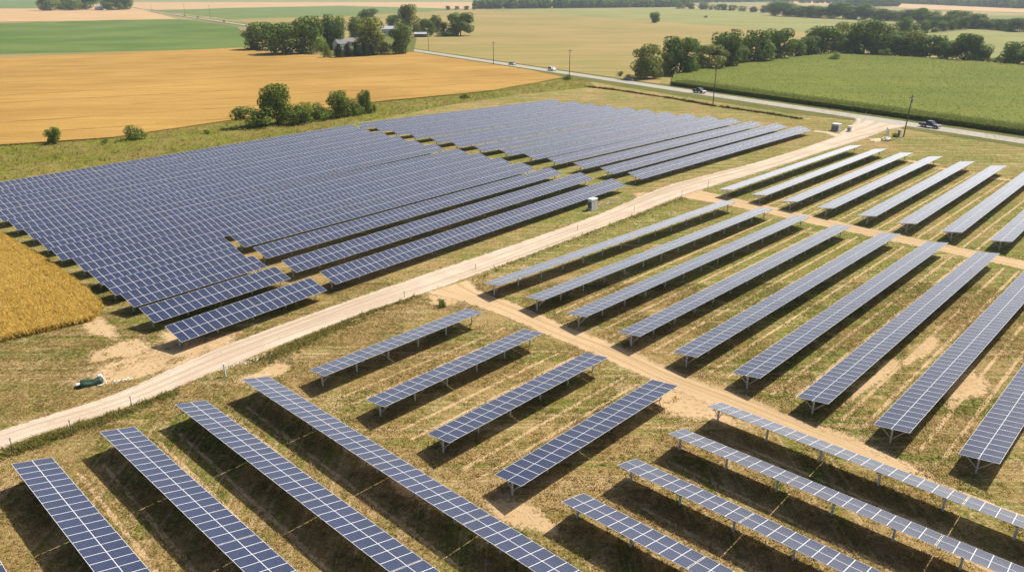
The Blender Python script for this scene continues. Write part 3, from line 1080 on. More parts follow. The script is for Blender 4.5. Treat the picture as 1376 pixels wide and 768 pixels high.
# four short tables in the middle
for i, (x, y, a, n) in enumerate([(-18.91, 63.91, 46.3, 21), (-12.31, 58.21, 46.2, 21), (-6.12, 52.6, 45.8, 21), (-0.34, 46.9, 45.6, 21)]):
    solar_table(x, y, R(a), n, 2.88, R(-8.6), f'short dark blue solar table in mid site, {ORD[i]} of four from the gravel track', 'four short solar tables in the middle', False)
# five tables in the lower left corner, running towards the viewer
for i, (x, y, a) in enumerate([(-42.3, 45.0, -42.8), (-37.82, 49.46, -42.85), (-33.33, 53.98, -42.7), (-28.92, 58.4, -42.75), (-24.59, 62.96, -42.85)]):
    if i == 0:
        lab = 'blue solar table in the lower left corner with only one edge showing'
    else:
        lab = f'blue solar table below the gravel track, {ORD[i-1]} of the four from the left'
    k = in_frame_len(x, y, R(a), 70)
    solar_table(x, y, R(a), k + 14, 2.8, R(-15.6), lab, 'solar tables of the lower left block', False, shown=k)
for i, (x, y, a) in enumerate([(4.43, 44.88, -41.6), (9.01, 49.3, -41.9), (13.76, 53.67, -41.6), (18.12, 58.07, -42.3)]):
    k = in_frame_len(x, y, R(a), 70)
    solar_table(x, y, R(a), k + 14, 2.8, R(-16.2), f'narrow pale solar table of the lower right block, {ORD[i]} of four from the bottom', 'solar tables of the lower right block', False, shown=k)

# left array: short front tables, longer ones behind the break, and the far part beyond the cross gap
WL, TL = 3.45, R(14.6)
A_ = [(-36.54, 72.68, 50.6, 19), (-41.67, 77.66, 50.3, 18), (-46.04, 82.09, 50.4, 18), (-50.08, 85.83, 50.0, 18), (-53.74, 89.54, 50.3, 19)]
B_ = [(-23.78, 89.56, 49.3, 68), (-29.95, 93.84, 49.6, 69), (-35.57, 99.43, 49.2, 68), (-40.56, 104.61, 49.1, 67)]
dzl = WL / 2 * math.cos(TL)
LLs = [(-57.33, 93.43), (-62.82, 97.74), (-67.26, 102.1), (-72.35, 107.16), (-77.74, 111.92), (-82.9, 116.5)]
LRs = [(0.81, 160.49), (-3.92, 165.46), (-9.39, 169.88), (-15.38, 175.95), (-20.5, 180.81), (-25.95, 186.33), (-31.26, 192.49), (-36.22, 197.3), (-40.85, 203.0)]
for i, q in enumerate(LRs):
    q = Vector(q)
    if i < len(LLs):
        p = Vector(LLs[i])
    else:
        dd = Vector((math.cos(R(50.7)), math.sin(R(50.7))))
        p = q - dd * 96
    d = q - p
    th = math.atan2(d.y, d.x)
    nl = Vector((-math.sin(th), math.cos(th))) * dzl
    p, q = p + nl, q + nl
    tot = d.length
    na = 18 if i < len(LLs) else 27
    A_.append((p.x, p.y, math.degrees(th), na))
    st_ = p + d.normalized() * (mod_x(na - 1) + PIT + 0.12)
    nb = int((tot - mod_x(na - 1) - PIT - 0.35) / (PIT + SEGGAP / SEG))
    B_.append((st_.x, st_.y, math.degrees(th), nb))
for i, (x, y, a, n) in enumerate(A_):
    solar_table(x, y, R(a), n, WL if i < 4 else 3.95, TL, f'short blue solar table at the wheat end, {ORD[i]} row up from the gravel track', 'short solar tables of the left array', False)
for i, (x, y, a, n) in enumerate(B_):
    solar_table(x, y, R(a), n, WL if i < 3 else 3.95, TL, f'long blue solar table in the left array, {ORD[i]} row up from the gravel track', 'long solar tables of the left array', i > 3)
C_ = [(24.45, 146.37, 45.6, 78), (19.48, 150.9, 45.6, 78), (14.23, 155.7, 45.1, 77), (8.9, 160.33, 45.0, 78), (4.0, 165.0, 44.6, 77), (-1.51, 169.58, 44.4, 77), (-7.74, 173.91, 43.6, 77),
      (-13.63, 179.34, 43.1, 77), (-19.07, 184.23, 42.7, 77), (-25.11, 190.31, 41.6, 76), (-30.6, 195.45, 41.1, 76), (-35.96, 200.65, 40.6, 76), (-41.88, 205.72, 40.6, 75)]
for i, (x, y, a, n) in enumerate(C_):
    solar_table(x, y, R(a), n, WL if i < 4 else 3.8, R(12.8), f'pale blue solar table of the far array, {ORD[i]} row back from the gravel track', 'solar tables of the far array', True)


# ------------------------------------------------------------------ trees
def leaf_mat(name, dark, mid, lite, trans=0.22):
    m = NT(name)
    t = m.attr('tint')
    rnd = m.node('ShaderNodeObjectInfo').outputs['Random']
    c = m.mix(m.ramp(t, 0.1, 0.55), dark, mid)
    c = m.mix(m.ramp(t, 0.6, 1.0), c, lite)
    c = m.mix(m.math('MULTIPLY', rnd, 0.5), c, m.mix(1.0, c, (1.12, 1.05, 0.75), 'MULTIPLY'))
    m.base(c, 0.75, 0.15)
    tr = m.node('ShaderNodeBsdfTranslucent')
    m.plug(tr.inputs[0], m.mix(1.0, c, (1.2, 1.3, 0.7), 'MULTIPLY'))
    mx = m.node('ShaderNodeMixShader')
    mx.inputs[0].default_value = trans
    m.t.links.new(m.bsdf.outputs[0], mx.inputs[1])
    m.t.links.new(tr.outputs[0], mx.inputs[2])
    m.t.links.new(mx.outputs[0], m.out.inputs[0])
    return m.mat


M_LEAF = leaf_mat('broad_leaves', (0.065, 0.115, 0.022), (0.15, 0.215, 0.04), (0.28, 0.33, 0.07))
M_OLIVE = leaf_mat('olive_leaves', (0.10, 0.13, 0.03), (0.21, 0.235, 0.055), (0.33, 0.335, 0.09))
M_FRESH = leaf_mat('fresh_leaves', (0.085, 0.125, 0.02), (0.18, 0.23, 0.038), (0.29, 0.33, 0.065))
M_NEEDLE = leaf_mat('conifer_needles', (0.018, 0.035, 0.016), (0.032, 0.055, 0.022), (0.055, 0.08, 0.032), 0.1)
M_BARK = plain('bark', (0.12, 0.09, 0.065), 0.9, 0, 0.1, 0.3, 6)


def crown_mesh(name, mat, kind, seed, n=5200):
    """leaf clumps in a unit crown: x, y in -.5..+.5, z 0..1"""
    r = np.random.default_rng(seed)
    if kind == 'broad':
        nl = 22
        a = r.random(nl) * 2 * np.pi
        zc = 0.08 + 0.82 * r.random(nl)
        prof = np.sqrt(np.clip(1 - ((zc - 0.42) / 0.60) ** 2, 0.05, 1))
        rad = 0.36 * prof * np.sqrt(0.2 + 0.8 * r.random(nl))
        C = np.stack([rad * np.cos(a), rad * np.sin(a), zc], -1)
        Q = 0.14 + 0.10 * r.random(nl)
    elif kind == 'tall':
        nl = 30
        a = r.random(nl) * 2 * np.pi
        zc = 0.08 + 0.82 * r.random(nl)
        prof = np.where(zc < 0.35, 0.9, 1.15 - np.abs(zc - 0.6))
        rad = 0.30 * prof * np.sqrt(r.random(nl))
        C = np.stack([rad * np.cos(a), rad * np.sin(a), zc], -1)
        Q = 0.12 + 0.09 * r.random(nl)
    elif kind == 'conifer':
        nl = 30
        zc = np.linspace(0.06, 0.93, nl)
        a = r.random(nl) * 2 * np.pi
        rad = 0.26 * (1 - zc) ** 0.8 * r.random(nl)
        C = np.stack([rad * np.cos(a), rad * np.sin(a), zc], -1)
        Q = 0.06 + 0.20 * (1 - zc) ** 0.8
    else:                                               # bush
        nl = 20
        a = r.random(nl) * 2 * np.pi
        rad = 0.40 * np.sqrt(r.random(nl))
        zc = 0.15 + (0.62 - 0.5 * rad) * r.random(nl)
        C = np.stack([rad * np.cos(a), rad * np.sin(a), zc], -1)
        Q = 0.12 + 0.08 * r.random(nl)
    w = Q ** 2
    li = r.choice(nl, n, p=w / w.sum())
    d = r.normal(size=(n, 3)); d /= np.linalg.norm(d, axis=1)[:, None]
    rr = np.where(r.random(n) < 0.75, 0.85 + 0.25 * r.random(n), r.random(n) ** 0.4)
    sc = np.array([1, 1, 0.85 if kind != 'tall' else 1.0])
    p = C[li] + d * (Q[li] * rr)[:, None] * sc
    p[:, :2] *= 0.5 / np.quantile(np.abs(p[:, :2]), 0.985)
    p[:, 2] = (p[:, 2] - np.quantile(p[:, 2], 0.01)) / (np.quantile(p[:, 2], 0.99) - np.quantile(p[:, 2], 0.01))
    p[:, 2] = np.clip(p[:, 2], 0.01, 1.02)
    # leaf faces lie roughly on the clump's surface
    nr = d + 0.38 * r.normal(size=(n, 3)) + np.array([0, 0, .25])
    nr /= np.linalg.norm(nr, axis=1)[:, None]
    up = r.normal(size=(n, 3))
    e = np.cross(nr, up); e /= np.linalg.norm(e, axis=1)[:, None]
    g = np.cross(nr, e)
    s = (0.020 + 0.022 * r.random(n)) * (0.85 if kind == 'conifer' else 1.0)
    e *= s[:, None]; g *= (s * 0.75)[:, None]
    V = np.stack([p - e, p + g * 0.9, p + e, p - g * 0.9], 1).reshape(-1, 3)
    lobe_t = r.random(nl)
    T = np.clip(0.45 * lobe_t[li] + 0.55 * r.random(n), 0, 1)
    return np_mesh(name, V, np.arange(n * 4).reshape(n, 4), mat, np.repeat(T, 4))


def trunk_mesh(name, seed, thin=1.0):
    r = random.Random(seed)
    mb = MB()
    mb.tube((0, 0, -0.01), (0.01, 0, 0.28), 0.030 * thin, 0.021 * thin)
    mb.tube((0.01, 0, 0.27), (0.0, 0.02, 0.75), 0.021 * thin, 0.006)
    for i in range(5):
        a = r.random() * 6.28
        z = 0.24 + 0.07 * i
        mb.tube((0.01, 0, z), (0.24 * math.cos(a), 0.24 * math.sin(a), z + 0.24), 0.013 * thin, 0.004, 6)
    return mb.mesh(name, M_BARK)


CROWN = {
    'broad': [crown_mesh('crown', M_LEAF, 'broad', s) for s in (1, 2, 3, 4, 5)],
    'olive': [crown_mesh('crown', M_OLIVE, 'broad', s) for s in (11, 12)],
    'tall': [crown_mesh('crown', M_FRESH, 'tall', s) for s in (21, 22)],
    'dense': [crown_mesh('crown', M_LEAF, 'tall', s) for s in (31, 32, 33)],
    'conifer': [crown_mesh('crown', M_NEEDLE, 'conifer', s) for s in (41, 42)],
    'bush': [crown_mesh('crown', M_FRESH, 'bush', s, 2400) for s in (51, 52)],
    'darkbush': [crown_mesh('crown', M_LEAF, 'bush', s, 2400) for s in (61, 62)],
}
TRUNK = [trunk_mesh('trunk', s) for s in (1, 2)]
_tn = [0]


def tree(kind, u, vb, wpx, hpx, label, cat='tree', group=None, name=None, depth=0.0):
    """a tree standing at the sighted foot, with its sighted spread and height"""
    p = G(u, vb)
    z = p.y * _c + CAM_H * _s
    el = math.atan2(CAM_H, p.length)
    W = wpx * z / FPX
    if depth: p = p + Vector((p.x, p.y, 0)).normalized() * depth
    H = max(1.0, (hpx - 0.35 * wpx * math.sin(el)) * z / FPX / math.cos(el))
    _tn[0] += 1
    e = empty(name or ('conifer' if kind == 'conifer' else 'bush' if 'bush' in kind else 'tree'), p, random.random() * 6.28, label, cat, group)
    low = 0.0 if 'bush' in kind or kind == 'conifer' else 0.03
    ms = CROWN[kind]
    c = link('crown', ms[_tn[0] % len(ms)], e)
    c.location = (0, 0, H * low)
    c.scale = (W * 1.04, W * 1.04, H * (1 - low))
    t = link('trunk', TRUNK[_tn[0] % 2], e)
    t.scale = (min(W, H) * 0.9, min(W, H) * 0.9, H * (0.9 if kind != 'bush' else 0.6))
    return e


# trees and bushes between the array and the wheat
tree('tall', 373, 166, 38, 52, 'tall pale green tree standing above the hedge by the golden wheat')
tree('darkbush', 343, 171, 52, 30, 'wide dark bush at the left end of the hedge by the wheat', 'bush')
tree('bush', 410, 165, 36, 28, 'rounded green bush right of the tallest hedge tree', 'bush')
tree('darkbush', 394, 167, 32, 26, 'low dark bush under the right side of the tall hedge tree', 'bush')
tree('darkbush', 432, 161, 32, 24, 'low green bush between the two hedge trees', 'bush')
tree('tall', 459, 157, 30, 34, 'shorter round tree in the hedge with a bush at its right')
tree('darkbush', 478, 155, 22, 23, 'small dark bush between two small hedge trees', 'bush')
tree('tall', 490, 152, 17, 30, 'slim upright tree near the right end of the hedge')
tree('bush', 500, 152, 12, 16, 'small bush at the right end of the hedge', 'bush')
tree('tall', 73, 193, 18, 22, 'small wispy sapling at the edge of the golden wheat, leftmost', 'sapling')
tree('darkbush', 183, 187, 26, 20, 'lone round dark bush in the verge beside the wheat', 'bush')
tree('darkbush', 141, 193, 9, 6, 'tiny dark shrub in the verge left of the round bush', 'shrub')
tree('darkbush', 279, 180, 8, 6, 'tiny dark shrub in the verge right of the round bush', 'shrub')
tree('bush', 625, 132, 14, 7, 'low bush in the verge above the far array', 'shrub')
tree('darkbush', 762, 107, 12, 7, 'dark scrubby bush at the road corner of the wheat', 'bush')
tree('darkbush', 833, 102, 9, 6, 'small shrub in the stubble near the road', 'shrub')
tree('darkbush', 845, 107, 14, 7, 'dark bush beside the pale culvert at the road', 'bush')
tree('bush', 399, 415, 6, 5, 'green weed clump at the track junction', 'shrub')
tree('bush', 594, 411, 13, 9, 'green bush at the end of the first short solar table', 'shrub')
# farmstead grove
FG = 'trees of the farmstead grove'
for kd, u, vb, w, h, lab in (
        ('broad', 353, 67, 42, 35, 'broad dark tree at the left end of the farmstead grove'),
        ('broad', 384, 73, 52, 40, 'widest rounded tree of the farmstead grove, in its left half'),
        ('broad', 411, 72, 44, 47, 'tall spreading tree behind the left half of the grove'),
        ('olive', 426, 70, 22, 36, 'greyish thin crowned tree in the middle of the grove'),
        ('dense', 450, 66, 34, 43, 'tall dark tree above the white farmhouse'),
        ('conifer', 436, 66, 20, 36, 'pointed dark spruce left of the white farmhouse'),
        ('broad', 497, 31, 26, 18, 'dark round tree across the lane behind the grove'),
        ('dense', 481, 55, 26, 30, 'tall dark tree joined to the big pale green one'),
        ('olive', 501, 73, 46, 46, 'big rounded pale green tree over the row of small conifers'),
        ('dense', 537, 73, 27, 39, 'dense egg shaped dark tree standing alone by the road'),
        ('broad', 530, 36, 20, 15, 'small round tree above the white barn'),
        ('olive', 552, 47, 28, 38, 'tall grey green tree behind the dark shed'),
        ('broad', 574, 49, 19, 22, 'small round tree right of the shed'),
        ('dense', 585, 44, 15, 22, 'slender tree behind the small round one by the shed'),
        ('broad', 619, 48, 34, 29, 'broad dark tree at the right end of the farm trees'),
        ('olive', 598, 48, 13, 17, 'thin small tree left of the broad one at the right end')):
    tree(kd, u, vb, w, h, lab, group=FG)
tree('bush', 440, 78, 12, 18, 'pale green bush at the left end of the small conifers', 'bush')
tree('darkbush', 598, 49, 22, 7, 'low clipped hedge under the right end farm trees', 'hedge')
for i, (u, w, h) in enumerate(((456, 15, 18), (468, 14, 18), (480, 15, 19), (491, 14, 19), (500, 12, 15))):
    tree('conifer', u, 78 - i * 0.6, w, h, f'small dark conifer in the row before the farmhouse, {ORD[i]} from the left', 'conifer', 'row of small conifers')
# farm at the far left
for i, (kd, u, vb, w, h) in enumerate((('broad', 66, 14.5, 26, 20), ('dense', 82, 13.5, 22, 18), ('broad', 98, 14, 22, 14), ('broad', 117, 13, 26, 22), ('broad', 152, 13.5, 26, 24), ('dense', 170, 13, 22, 20), ('broad', 146, 14, 14, 10))):
    tree(kd, u, vb, w, h, f'hazy tree round the distant left farm, {ORD[i]} in its clump from the left' if i < 6 else 'short hazy tree right of the distant left farmhouse', group='trees of the distant left farm')
tree('dense', 879, 31, 13, 14, 'lone dark tree standing in the open pale field')
tree('darkbush', 948, 24, 5, 3, 'tiny lone bush out in the pale green field', 'shrub')
# tree line behind the corn
TL_ = [('olive', 869, 106, 34, 44), ('olive', 893, 102, 18, 30), ('broad', 913, 100, 42, 48), ('olive', 952, 95, 38, 33), ('dense', 974, 92, 35, 49), ('broad', 992, 88, 22, 26), ('broad', 1013, 85, 40, 42),
       ('broad', 1044, 81, 34, 40), ('broad', 1068, 78, 22, 24), ('broad', 1086, 76, 28, 26), ('broad', 1103, 74, 40, 37), ('broad', 1134, 74, 28, 28), ('olive', 1136, 66, 30, 34), ('broad', 1160, 74, 40, 44),
       ('olive', 1180, 73, 36, 42), ('broad', 1203, 76, 34, 32), ('olive', 1222, 77, 34, 34), ('broad', 1249, 79, 36, 30), ('dense', 1272, 82, 24, 26), ('broad', 1296, 83, 34, 36), ('dense', 1314, 84, 24, 24),
       ('broad', 1362, 88, 34, 30), ('broad', 1392, 90, 34, 34)]
for i, (kd, u, vb, w, h) in enumerate(TL_):
    tree(kd, u, vb, w * 1.1, h, ('olive ' if kd == 'olive' else 'dark ') + f'tree of the line behind the cornfield, {ORD[i]} from the road end', group='tree line behind the cornfield', depth=2)
for i, (u, w, h) in enumerate(((1330, 10, 7), (1340, 12, 8), (905, 14, 14), (926, 14, 12), (1120, 16, 12), (1190, 18, 12), (1236, 16, 14))):
    tree('darkbush', u, 85 if u > 1300 else 101 - (u - 905) * 0.08, w, h, f'undergrowth bush at the foot of the corn tree line, {ORD[i]} of several', 'bush', 'undergrowth of the corn tree line', depth=4)
# hazy second hedgerow and clumps
k = 0
r2 = random.Random(5)
for u in range(1043, 1380, 13):
    vb = 21.5 + (u - 1043) * 0.043 if u < 1206 else 29 + (u - 1206) * 0.085
    tree(r2.choice(('broad', 'broad', 'dense')), u + r2.uniform(-3, 3), vb, r2.uniform(18, 27), r2.uniform(13, 20), f'hazy tree of the distant hedgerow, {ORD[k]} from the left', group='trees of the distant hedgerow')
    k += 1
for i, (u, vb, w, h) in enumerate(((1213, 47, 20, 22), (1228, 46.5, 12, 13), (1241, 45, 13, 15), (1252, 43.5, 14, 15), (1264, 42, 14, 13), (1277, 40.5, 18, 19), (1292, 39.5, 16, 16), (1306, 38.6, 16, 18))):
    tree('broad', u, vb, w, h, f'tree of the clump beside the pale field, {ORD[i]} from the left', group='clump beside the pale field')
for i, (u, vb, w, h) in enumerate(((914, 12, 10, 8), (928, 12.5, 9, 7), (945, 13, 11, 9), (958, 13.5, 9, 6), (970, 14, 12, 8), (984, 14.5, 10, 6), (997, 15.5, 10, 7), (1012, 16.5, 9, 6), (1028, 17, 12, 9))):
    tree(('bush', 'broad', 'olive')[i % 3], u, vb, w * 1.15, h + i % 2, f'tiny hazy tree of the thin far hedge, {ORD[i]} from the left', group='thin far hedge')
for i, (u, vb, w, h) in enumerate(((602, 13.4, 6, 5), (614, 13.4, 6, 4.6), (627, 13.5, 7, 5), (637, 13.2, 6, 4.5))):
    tree('broad', u, vb, w, h, f'tiny far tree left of the woods, {ORD[i]} from the left', group='tiny far trees')


def woods(name, spots, n_each, mat, seed):
    """a far wood read as one mass: clumps of leaf-coloured faces"""
    r = np.random.default_rng(seed)
    Vs, Ts = [], []
    for (x, y, H, W) in spots:
        d = r.normal(size=(n_each, 3)); d /= np.linalg.norm(d, axis=1)[:, None]
        p = np.array([x, y, H * 0.52]) + d * np.array([W / 2, W / 2, H * 0.48]) * (0.75 + 0.35 * r.random(n_each))[:, None]
        p[:, 2] = np.clip(p[:, 2], 0.2, None)
        nr = d + 0.7 * r.normal(size=(n_each, 3)); nr /= np.linalg.norm(nr, axis=1)[:, None]
        e = np.cross(nr, r.normal(size=(n_each, 3))); e /= np.linalg.norm(e, axis=1)[:, None]
        g_ = np.cross(nr, e)
        s = W * (0.10 + 0.08 * r.random(n_each))
        e *= s[:, None]; g_ *= s[:, None]
        Vs.append(np.stack([p - e, p + g_, p + e, p - g_], 1).reshape(-1, 3))
        Ts.append(np.repeat(np.clip(r.random() * 0.6 + 0.4 * r.random(n_each), 0, 1), 4))
    V = np.concatenate(Vs)
    o = link(name, np_mesh(name, V, np.arange(len(V)).reshape(-1, 4), mat, np.concatenate(Ts)))
    o['kind'] = 'stuff'
    return o


sp = []
rw = random.Random(9)
def band(u0, v0, u1, v1, step, rows, dr, H):
    u = u0
    while u < u1:
        t = (u - u0) / (u1 - u0)
        p = G(u, v0 + (v1 - v0) * t)
        dr_ = Vector((p.x, p.y, 0)).normalized()
        for k in range(rows):
            q = p + dr_ * (k * dr + rw.uniform(-4, 4))
            h = H * rw.uniform(0.75, 1.2)
            sp.append((q.x + rw.uniform(-5, 5), q.y, h, h * rw.uniform(0.7, 1.0)))
        u += step * rw.uniform(0.7, 1.3)


band(642, 12.3, 925, 9.6, 4.5, 5, 18, 17)
band(1075, 4.5, 1150, 5.0, 6, 2, 20, 16)
band(1144, 9.0, 1204, 9.0, 5, 3, 18, 20)
band(1190, 4.0, 1420, 13.5, 4.5, 7, 22, 18)
band(930, 4.0, 1200, 1.0, 5, 3, 40, 18)
band(-60, -2.0, 640, -4.0, 9, 2, 60, 20)
woods('woods', sp, 130, M_LEAF, 3)

# ------------------------------------------------------------------ buildings
M_WALLW = plain('white_siding', (0.74, 0.73, 0.70), 0.6, 0, 0.3, 0.05)
M_ROOFG = plain('grey_shingle', (0.20, 0.20, 0.21), 0.85, 0, 0.2, 0.2)
M_ROOFW = plain('white_metal_roof', (0.5, 0.51, 0.53), 0.4, 0.1, 0.4, 0.05)
M_DARKW = plain('dark_boards', (0.06, 0.065, 0.075), 0.8)
M_PANE = plain('window_glass', (0.03, 0.04, 0.05), 0.12, 0, 0.5)
M_WOODP = plain('weathered_pole', (0.13, 0.105, 0.085), 0.9, 0, 0.1, 0.25, 5)


def house(name, p, rz, L, Wd, H, RH, wall, roofm, label, cat, nwin=4, door=True, chim=True):
    e = empty(name, p, rz, label, cat)
    mb = MB()
    mb.box(-L / 2, L / 2, -Wd / 2, Wd / 2, -0.2, H)
    for sx_ in (-1, 1):
        x0, x1 = sorted((sx_ * (L / 2 - 0.15), sx_ * (L / 2 - 0.002)))
        mb.add([(x0, -Wd / 2, H), (x0, Wd / 2, H), (x0, 0, H + RH), (x1, -Wd / 2, H), (x1, Wd / 2, H), (x1, 0, H + RH)],
               [(0, 2, 1), (3, 4, 5), (0, 1, 4, 3), (1, 2, 5, 4), (2, 0, 3, 5)])
    mb.build('wall', wall, e)
    mb = MB()
    ov = 0.45
    k = RH / (Wd / 2)
    for s_ in (-1, 1):
        a = [(-L / 2 - ov, s_ * (Wd / 2 + ov), H - ov * k + 0.03), (L / 2 + ov, s_ * (Wd / 2 + ov), H - ov * k + 0.03), (L / 2 + ov, 0, H + RH + 0.03), (-L / 2 - ov, 0, H + RH + 0.03)]
        b = [(x, y, z + 0.18) for x, y, z in a]
        mb.add(a + b, [(0, 1, 2, 3), (4, 7, 6, 5), (0, 4, 5, 1), (1, 5, 6, 2), (2, 6, 7, 3), (3, 7, 4, 0)])
    rf = mb.build('roof', roofm, e)
    if chim:
        MB().box(L * 0.2, L * 0.2 + 0.7, -0.35, 0.35, H + RH - 0.6, H + RH + 1.0).build('chimney', plain('brick', (0.3, 0.14, 0.1)), rf)
    for s_ in (-1, 1):
        for i in range(nwin):
            x = -L / 2 + L * (i + 0.5) / nwin
            if door and s_ < 0 and i == nwin // 2: continue
            y0, y1 = sorted((s_ * Wd / 2 + s_ * 0.004, s_ * (Wd / 2 + 0.06)))
            w_ = MB().box(x - 0.55, x + 0.55, y0, y1, 1.0, 2.3).build('window', M_WALLW, e)
            y0, y1 = sorted((s_ * (Wd / 2 + 0.062), s_ * (Wd / 2 + 0.08)))
            MB().box(x - 0.45, x + 0.45, y0, y1, 1.1, 2.2).build('pane', M_PANE, w_)
    if door:
        x = -L / 2 + L * (nwin // 2 + 0.5) / nwin
        MB().box(x - 0.5, x + 0.5, -Wd / 2 - 0.07, -Wd / 2 - 0.004, 0, 2.1).build('door', M_DARKW, e)
    return e


house('farmhouse', G(457, 67), 0.9, 7, 6, 4.0, 2.6, M_WALLW, M_ROOFG, 'white farmhouse half hidden behind the row of small conifers', 'house')
house('farmhouse', G(474, 61.5), -0.2, 12, 7, 3.0, 2.2, M_WALLW, plain('tan_roof', (0.42, 0.38, 0.32)), 'low pale house with tan roof between the grove trees', 'house')
house('barn', G(524, 46), 0.15, 14, 8, 4.5, 2.2, M_WALLW, M_ROOFW, 'white barn beside the farm lane above the egg shaped tree', 'barn', 3, True, False)
house('shed', G(565, 50), 0.1, 10, 6, 2.6, 1.2, M_DARKW, M_ROOFW, 'dark open shed with a white roof below the tall grey tree', 'shed', 3, True, False)
house('farmhouse', G(134, 13.4), 0.3, 16, 10, 4.5, 3.5, M_WALLW, M_ROOFW, 'distant white farmhouse among trees at the upper left', 'house')

# ------------------------------------------------------------------ vehicles
M_TYRE = plain('tyre_rubber', (0.025, 0.025, 0.027), 0.85)
M_RIM = plain('wheel_rim', (0.45, 0.45, 0.47), 0.35, 0.7)
M_LAMP = plain('lamp_lens', (0.75, 0.75, 0.72), 0.15)
M_TAIL = plain('tail_lens', (0.35, 0.02, 0.02), 0.2)
M_CHROME = plain('bumper_metal', (0.5, 0.5, 0.52), 0.3, 0.8)


def paint(name, c):
    m = NT(name)
    m.plug(m.bsdf.inputs['Coat Weight'], 0.7)
    m.plug(m.bsdf.inputs['Coat Roughness'], 0.08)
    return m.base(c, 0.35, 0.5, 0.1)


def vehicle(kind, p, rz, pm, label, cat, name):
    """x forward; pickup, suv or sedan"""
    e = empty(name, p, rz, label, cat)
    L, Wd = {'pickup': (5.6, 1.95), 'suv': (4.8, 1.9), 'sedan': (4.7, 1.8)}[kind]
    h = Wd / 2
    if kind == 'pickup':
        body = [(-2.8, 0.5), (-2.8, 1.12), (-0.72, 1.15), (1.35, 1.12), (2.55, 1.02), (2.8, 0.85), (2.8, 0.45)]
        cab = [(-0.75, 1.13), (-0.55, 1.80), (0.62, 1.82), (1.35, 1.12)]
    elif kind == 'suv':
        body = [(-2.4, 0.45), (-2.4, 1.0), (-2.2, 1.1), (1.0, 1.08), (2.2, 0.95), (2.4, 0.75), (2.4, 0.4)]
        cab = [(-2.3, 1.09), (-2.0, 1.72), (0.35, 1.75), (1.15, 1.07)]
    else:
        body = [(-2.35, 0.4), (-2.35, 0.9), (-1.6, 0.98), (1.0, 0.95), (2.1, 0.82), (2.35, 0.65), (2.35, 0.35)]
        cab = [(-1.7, 0.96), (-1.0, 1.42), (0.15, 1.45), (1.1, 0.94)]
    MB().prism(body, -h, h).build('body', pm, e, bevel=0.09, smooth=False)
    # roof shell and glass house
    xs0, xs1 = cab[1][0], cab[2][0]
    zt = max(cab[1][1], cab[2][1])
    g = MB()
    pr = [(x, z) for x, z in cab]
    n = len(pr)
    vs = [(x, -(h - 0.06 if z < 1.2 else h - 0.22), z) for x, z in pr] + [(x, (h - 0.06 if z < 1.2 else h - 0.22), z) for x, z in pr]
    g.add(vs, [(i, (i + 1) % n, n + (i + 1) % n, n + i) for i in range(n)] + [tuple(range(n))[::-1], tuple(range(n, 2 * n))])
    g.build('windows', M_PANE, e, bevel=0.03)
    rf = MB().box(xs0 - 0.08, xs1 + 0.08, -(h - 0.2), h - 0.2, zt - 0.02, zt + 0.07).mesh('roof', pm, bevel=0.03)
    link('roof', rf, e)
    pl = MB()
    for s_ in (-1, 1):
        for a, b in ((cab[0], cab[1]), (cab[2], cab[3])):
            pl.tube((a[0], s_ * (h - 0.07), a[1]), (b[0], s_ * (h - 0.21), b[1]), 0.05, n=6)
        mx = (xs0 + xs1) / 2
        pl.tube((mx, s_ * (h - 0.07), cab[0][1]), (mx, s_ * (h - 0.2), zt), 0.05, n=6)
    pl.build('pillars', pm, e)
    if kind == 'pickup':
        MB().box(-2.68, -0.9, -h + 0.14, h - 0.14, 1.13, 1.155).build('cargo_bed', M_DARKW, e)
    wr = 0.38
    for x in (-L * 0.31, L * 0.31):
        for s_ in (-1, 1):
            w_ = MB().tube((x, s_ * (h - 0.24), wr), (x, s_ * (h + 0.015), wr), wr, n=16).build('wheel', M_TYRE, e)
            MB().tube((x, s_ * (h + 0.0), wr), (x, s_ * (h + 0.03), wr), wr * 0.6, n=12).build('rim', M_RIM, w_)
    zf = 0.72
    for s_ in (-1, 1):
        MB().box(L / 2 - 0.04, L / 2 + 0.03, s_ * h * 0.72 - 0.18, s_ * h * 0.72 + 0.18, zf - 0.02, zf + 0.14).build('headlight', M_LAMP, e)
        MB().box(-L / 2 - 0.03, -L / 2 + 0.04, s_ * h * 0.8 - 0.1, s_ * h * 0.8 + 0.1, zf, zf + 0.22).build('tail_light', M_TAIL, e)
        MB().box(1.0, 1.15, s_ * (h + 0.1) - 0.1, s_ * (h + 0.1) + 0.1, 1.08, 1.22).build('mirror', pm, e)
    MB().box(L / 2 - 0.05, L / 2 + 0.09, -h * 0.92, h * 0.92, 0.42, 0.60).build('bumper', M_CHROME, e)
    MB().box(-L / 2 - 0.09, -L / 2 + 0.05, -h * 0.92, h * 0.92, 0.42, 0.60).build('bumper', M_CHROME, e)
    return e


ra = math.atan2(rd.y, rd.x)
def on_road(u, off):
    q = road_pt(u, off)
    return Vector((q.x, q.y, 0.03))


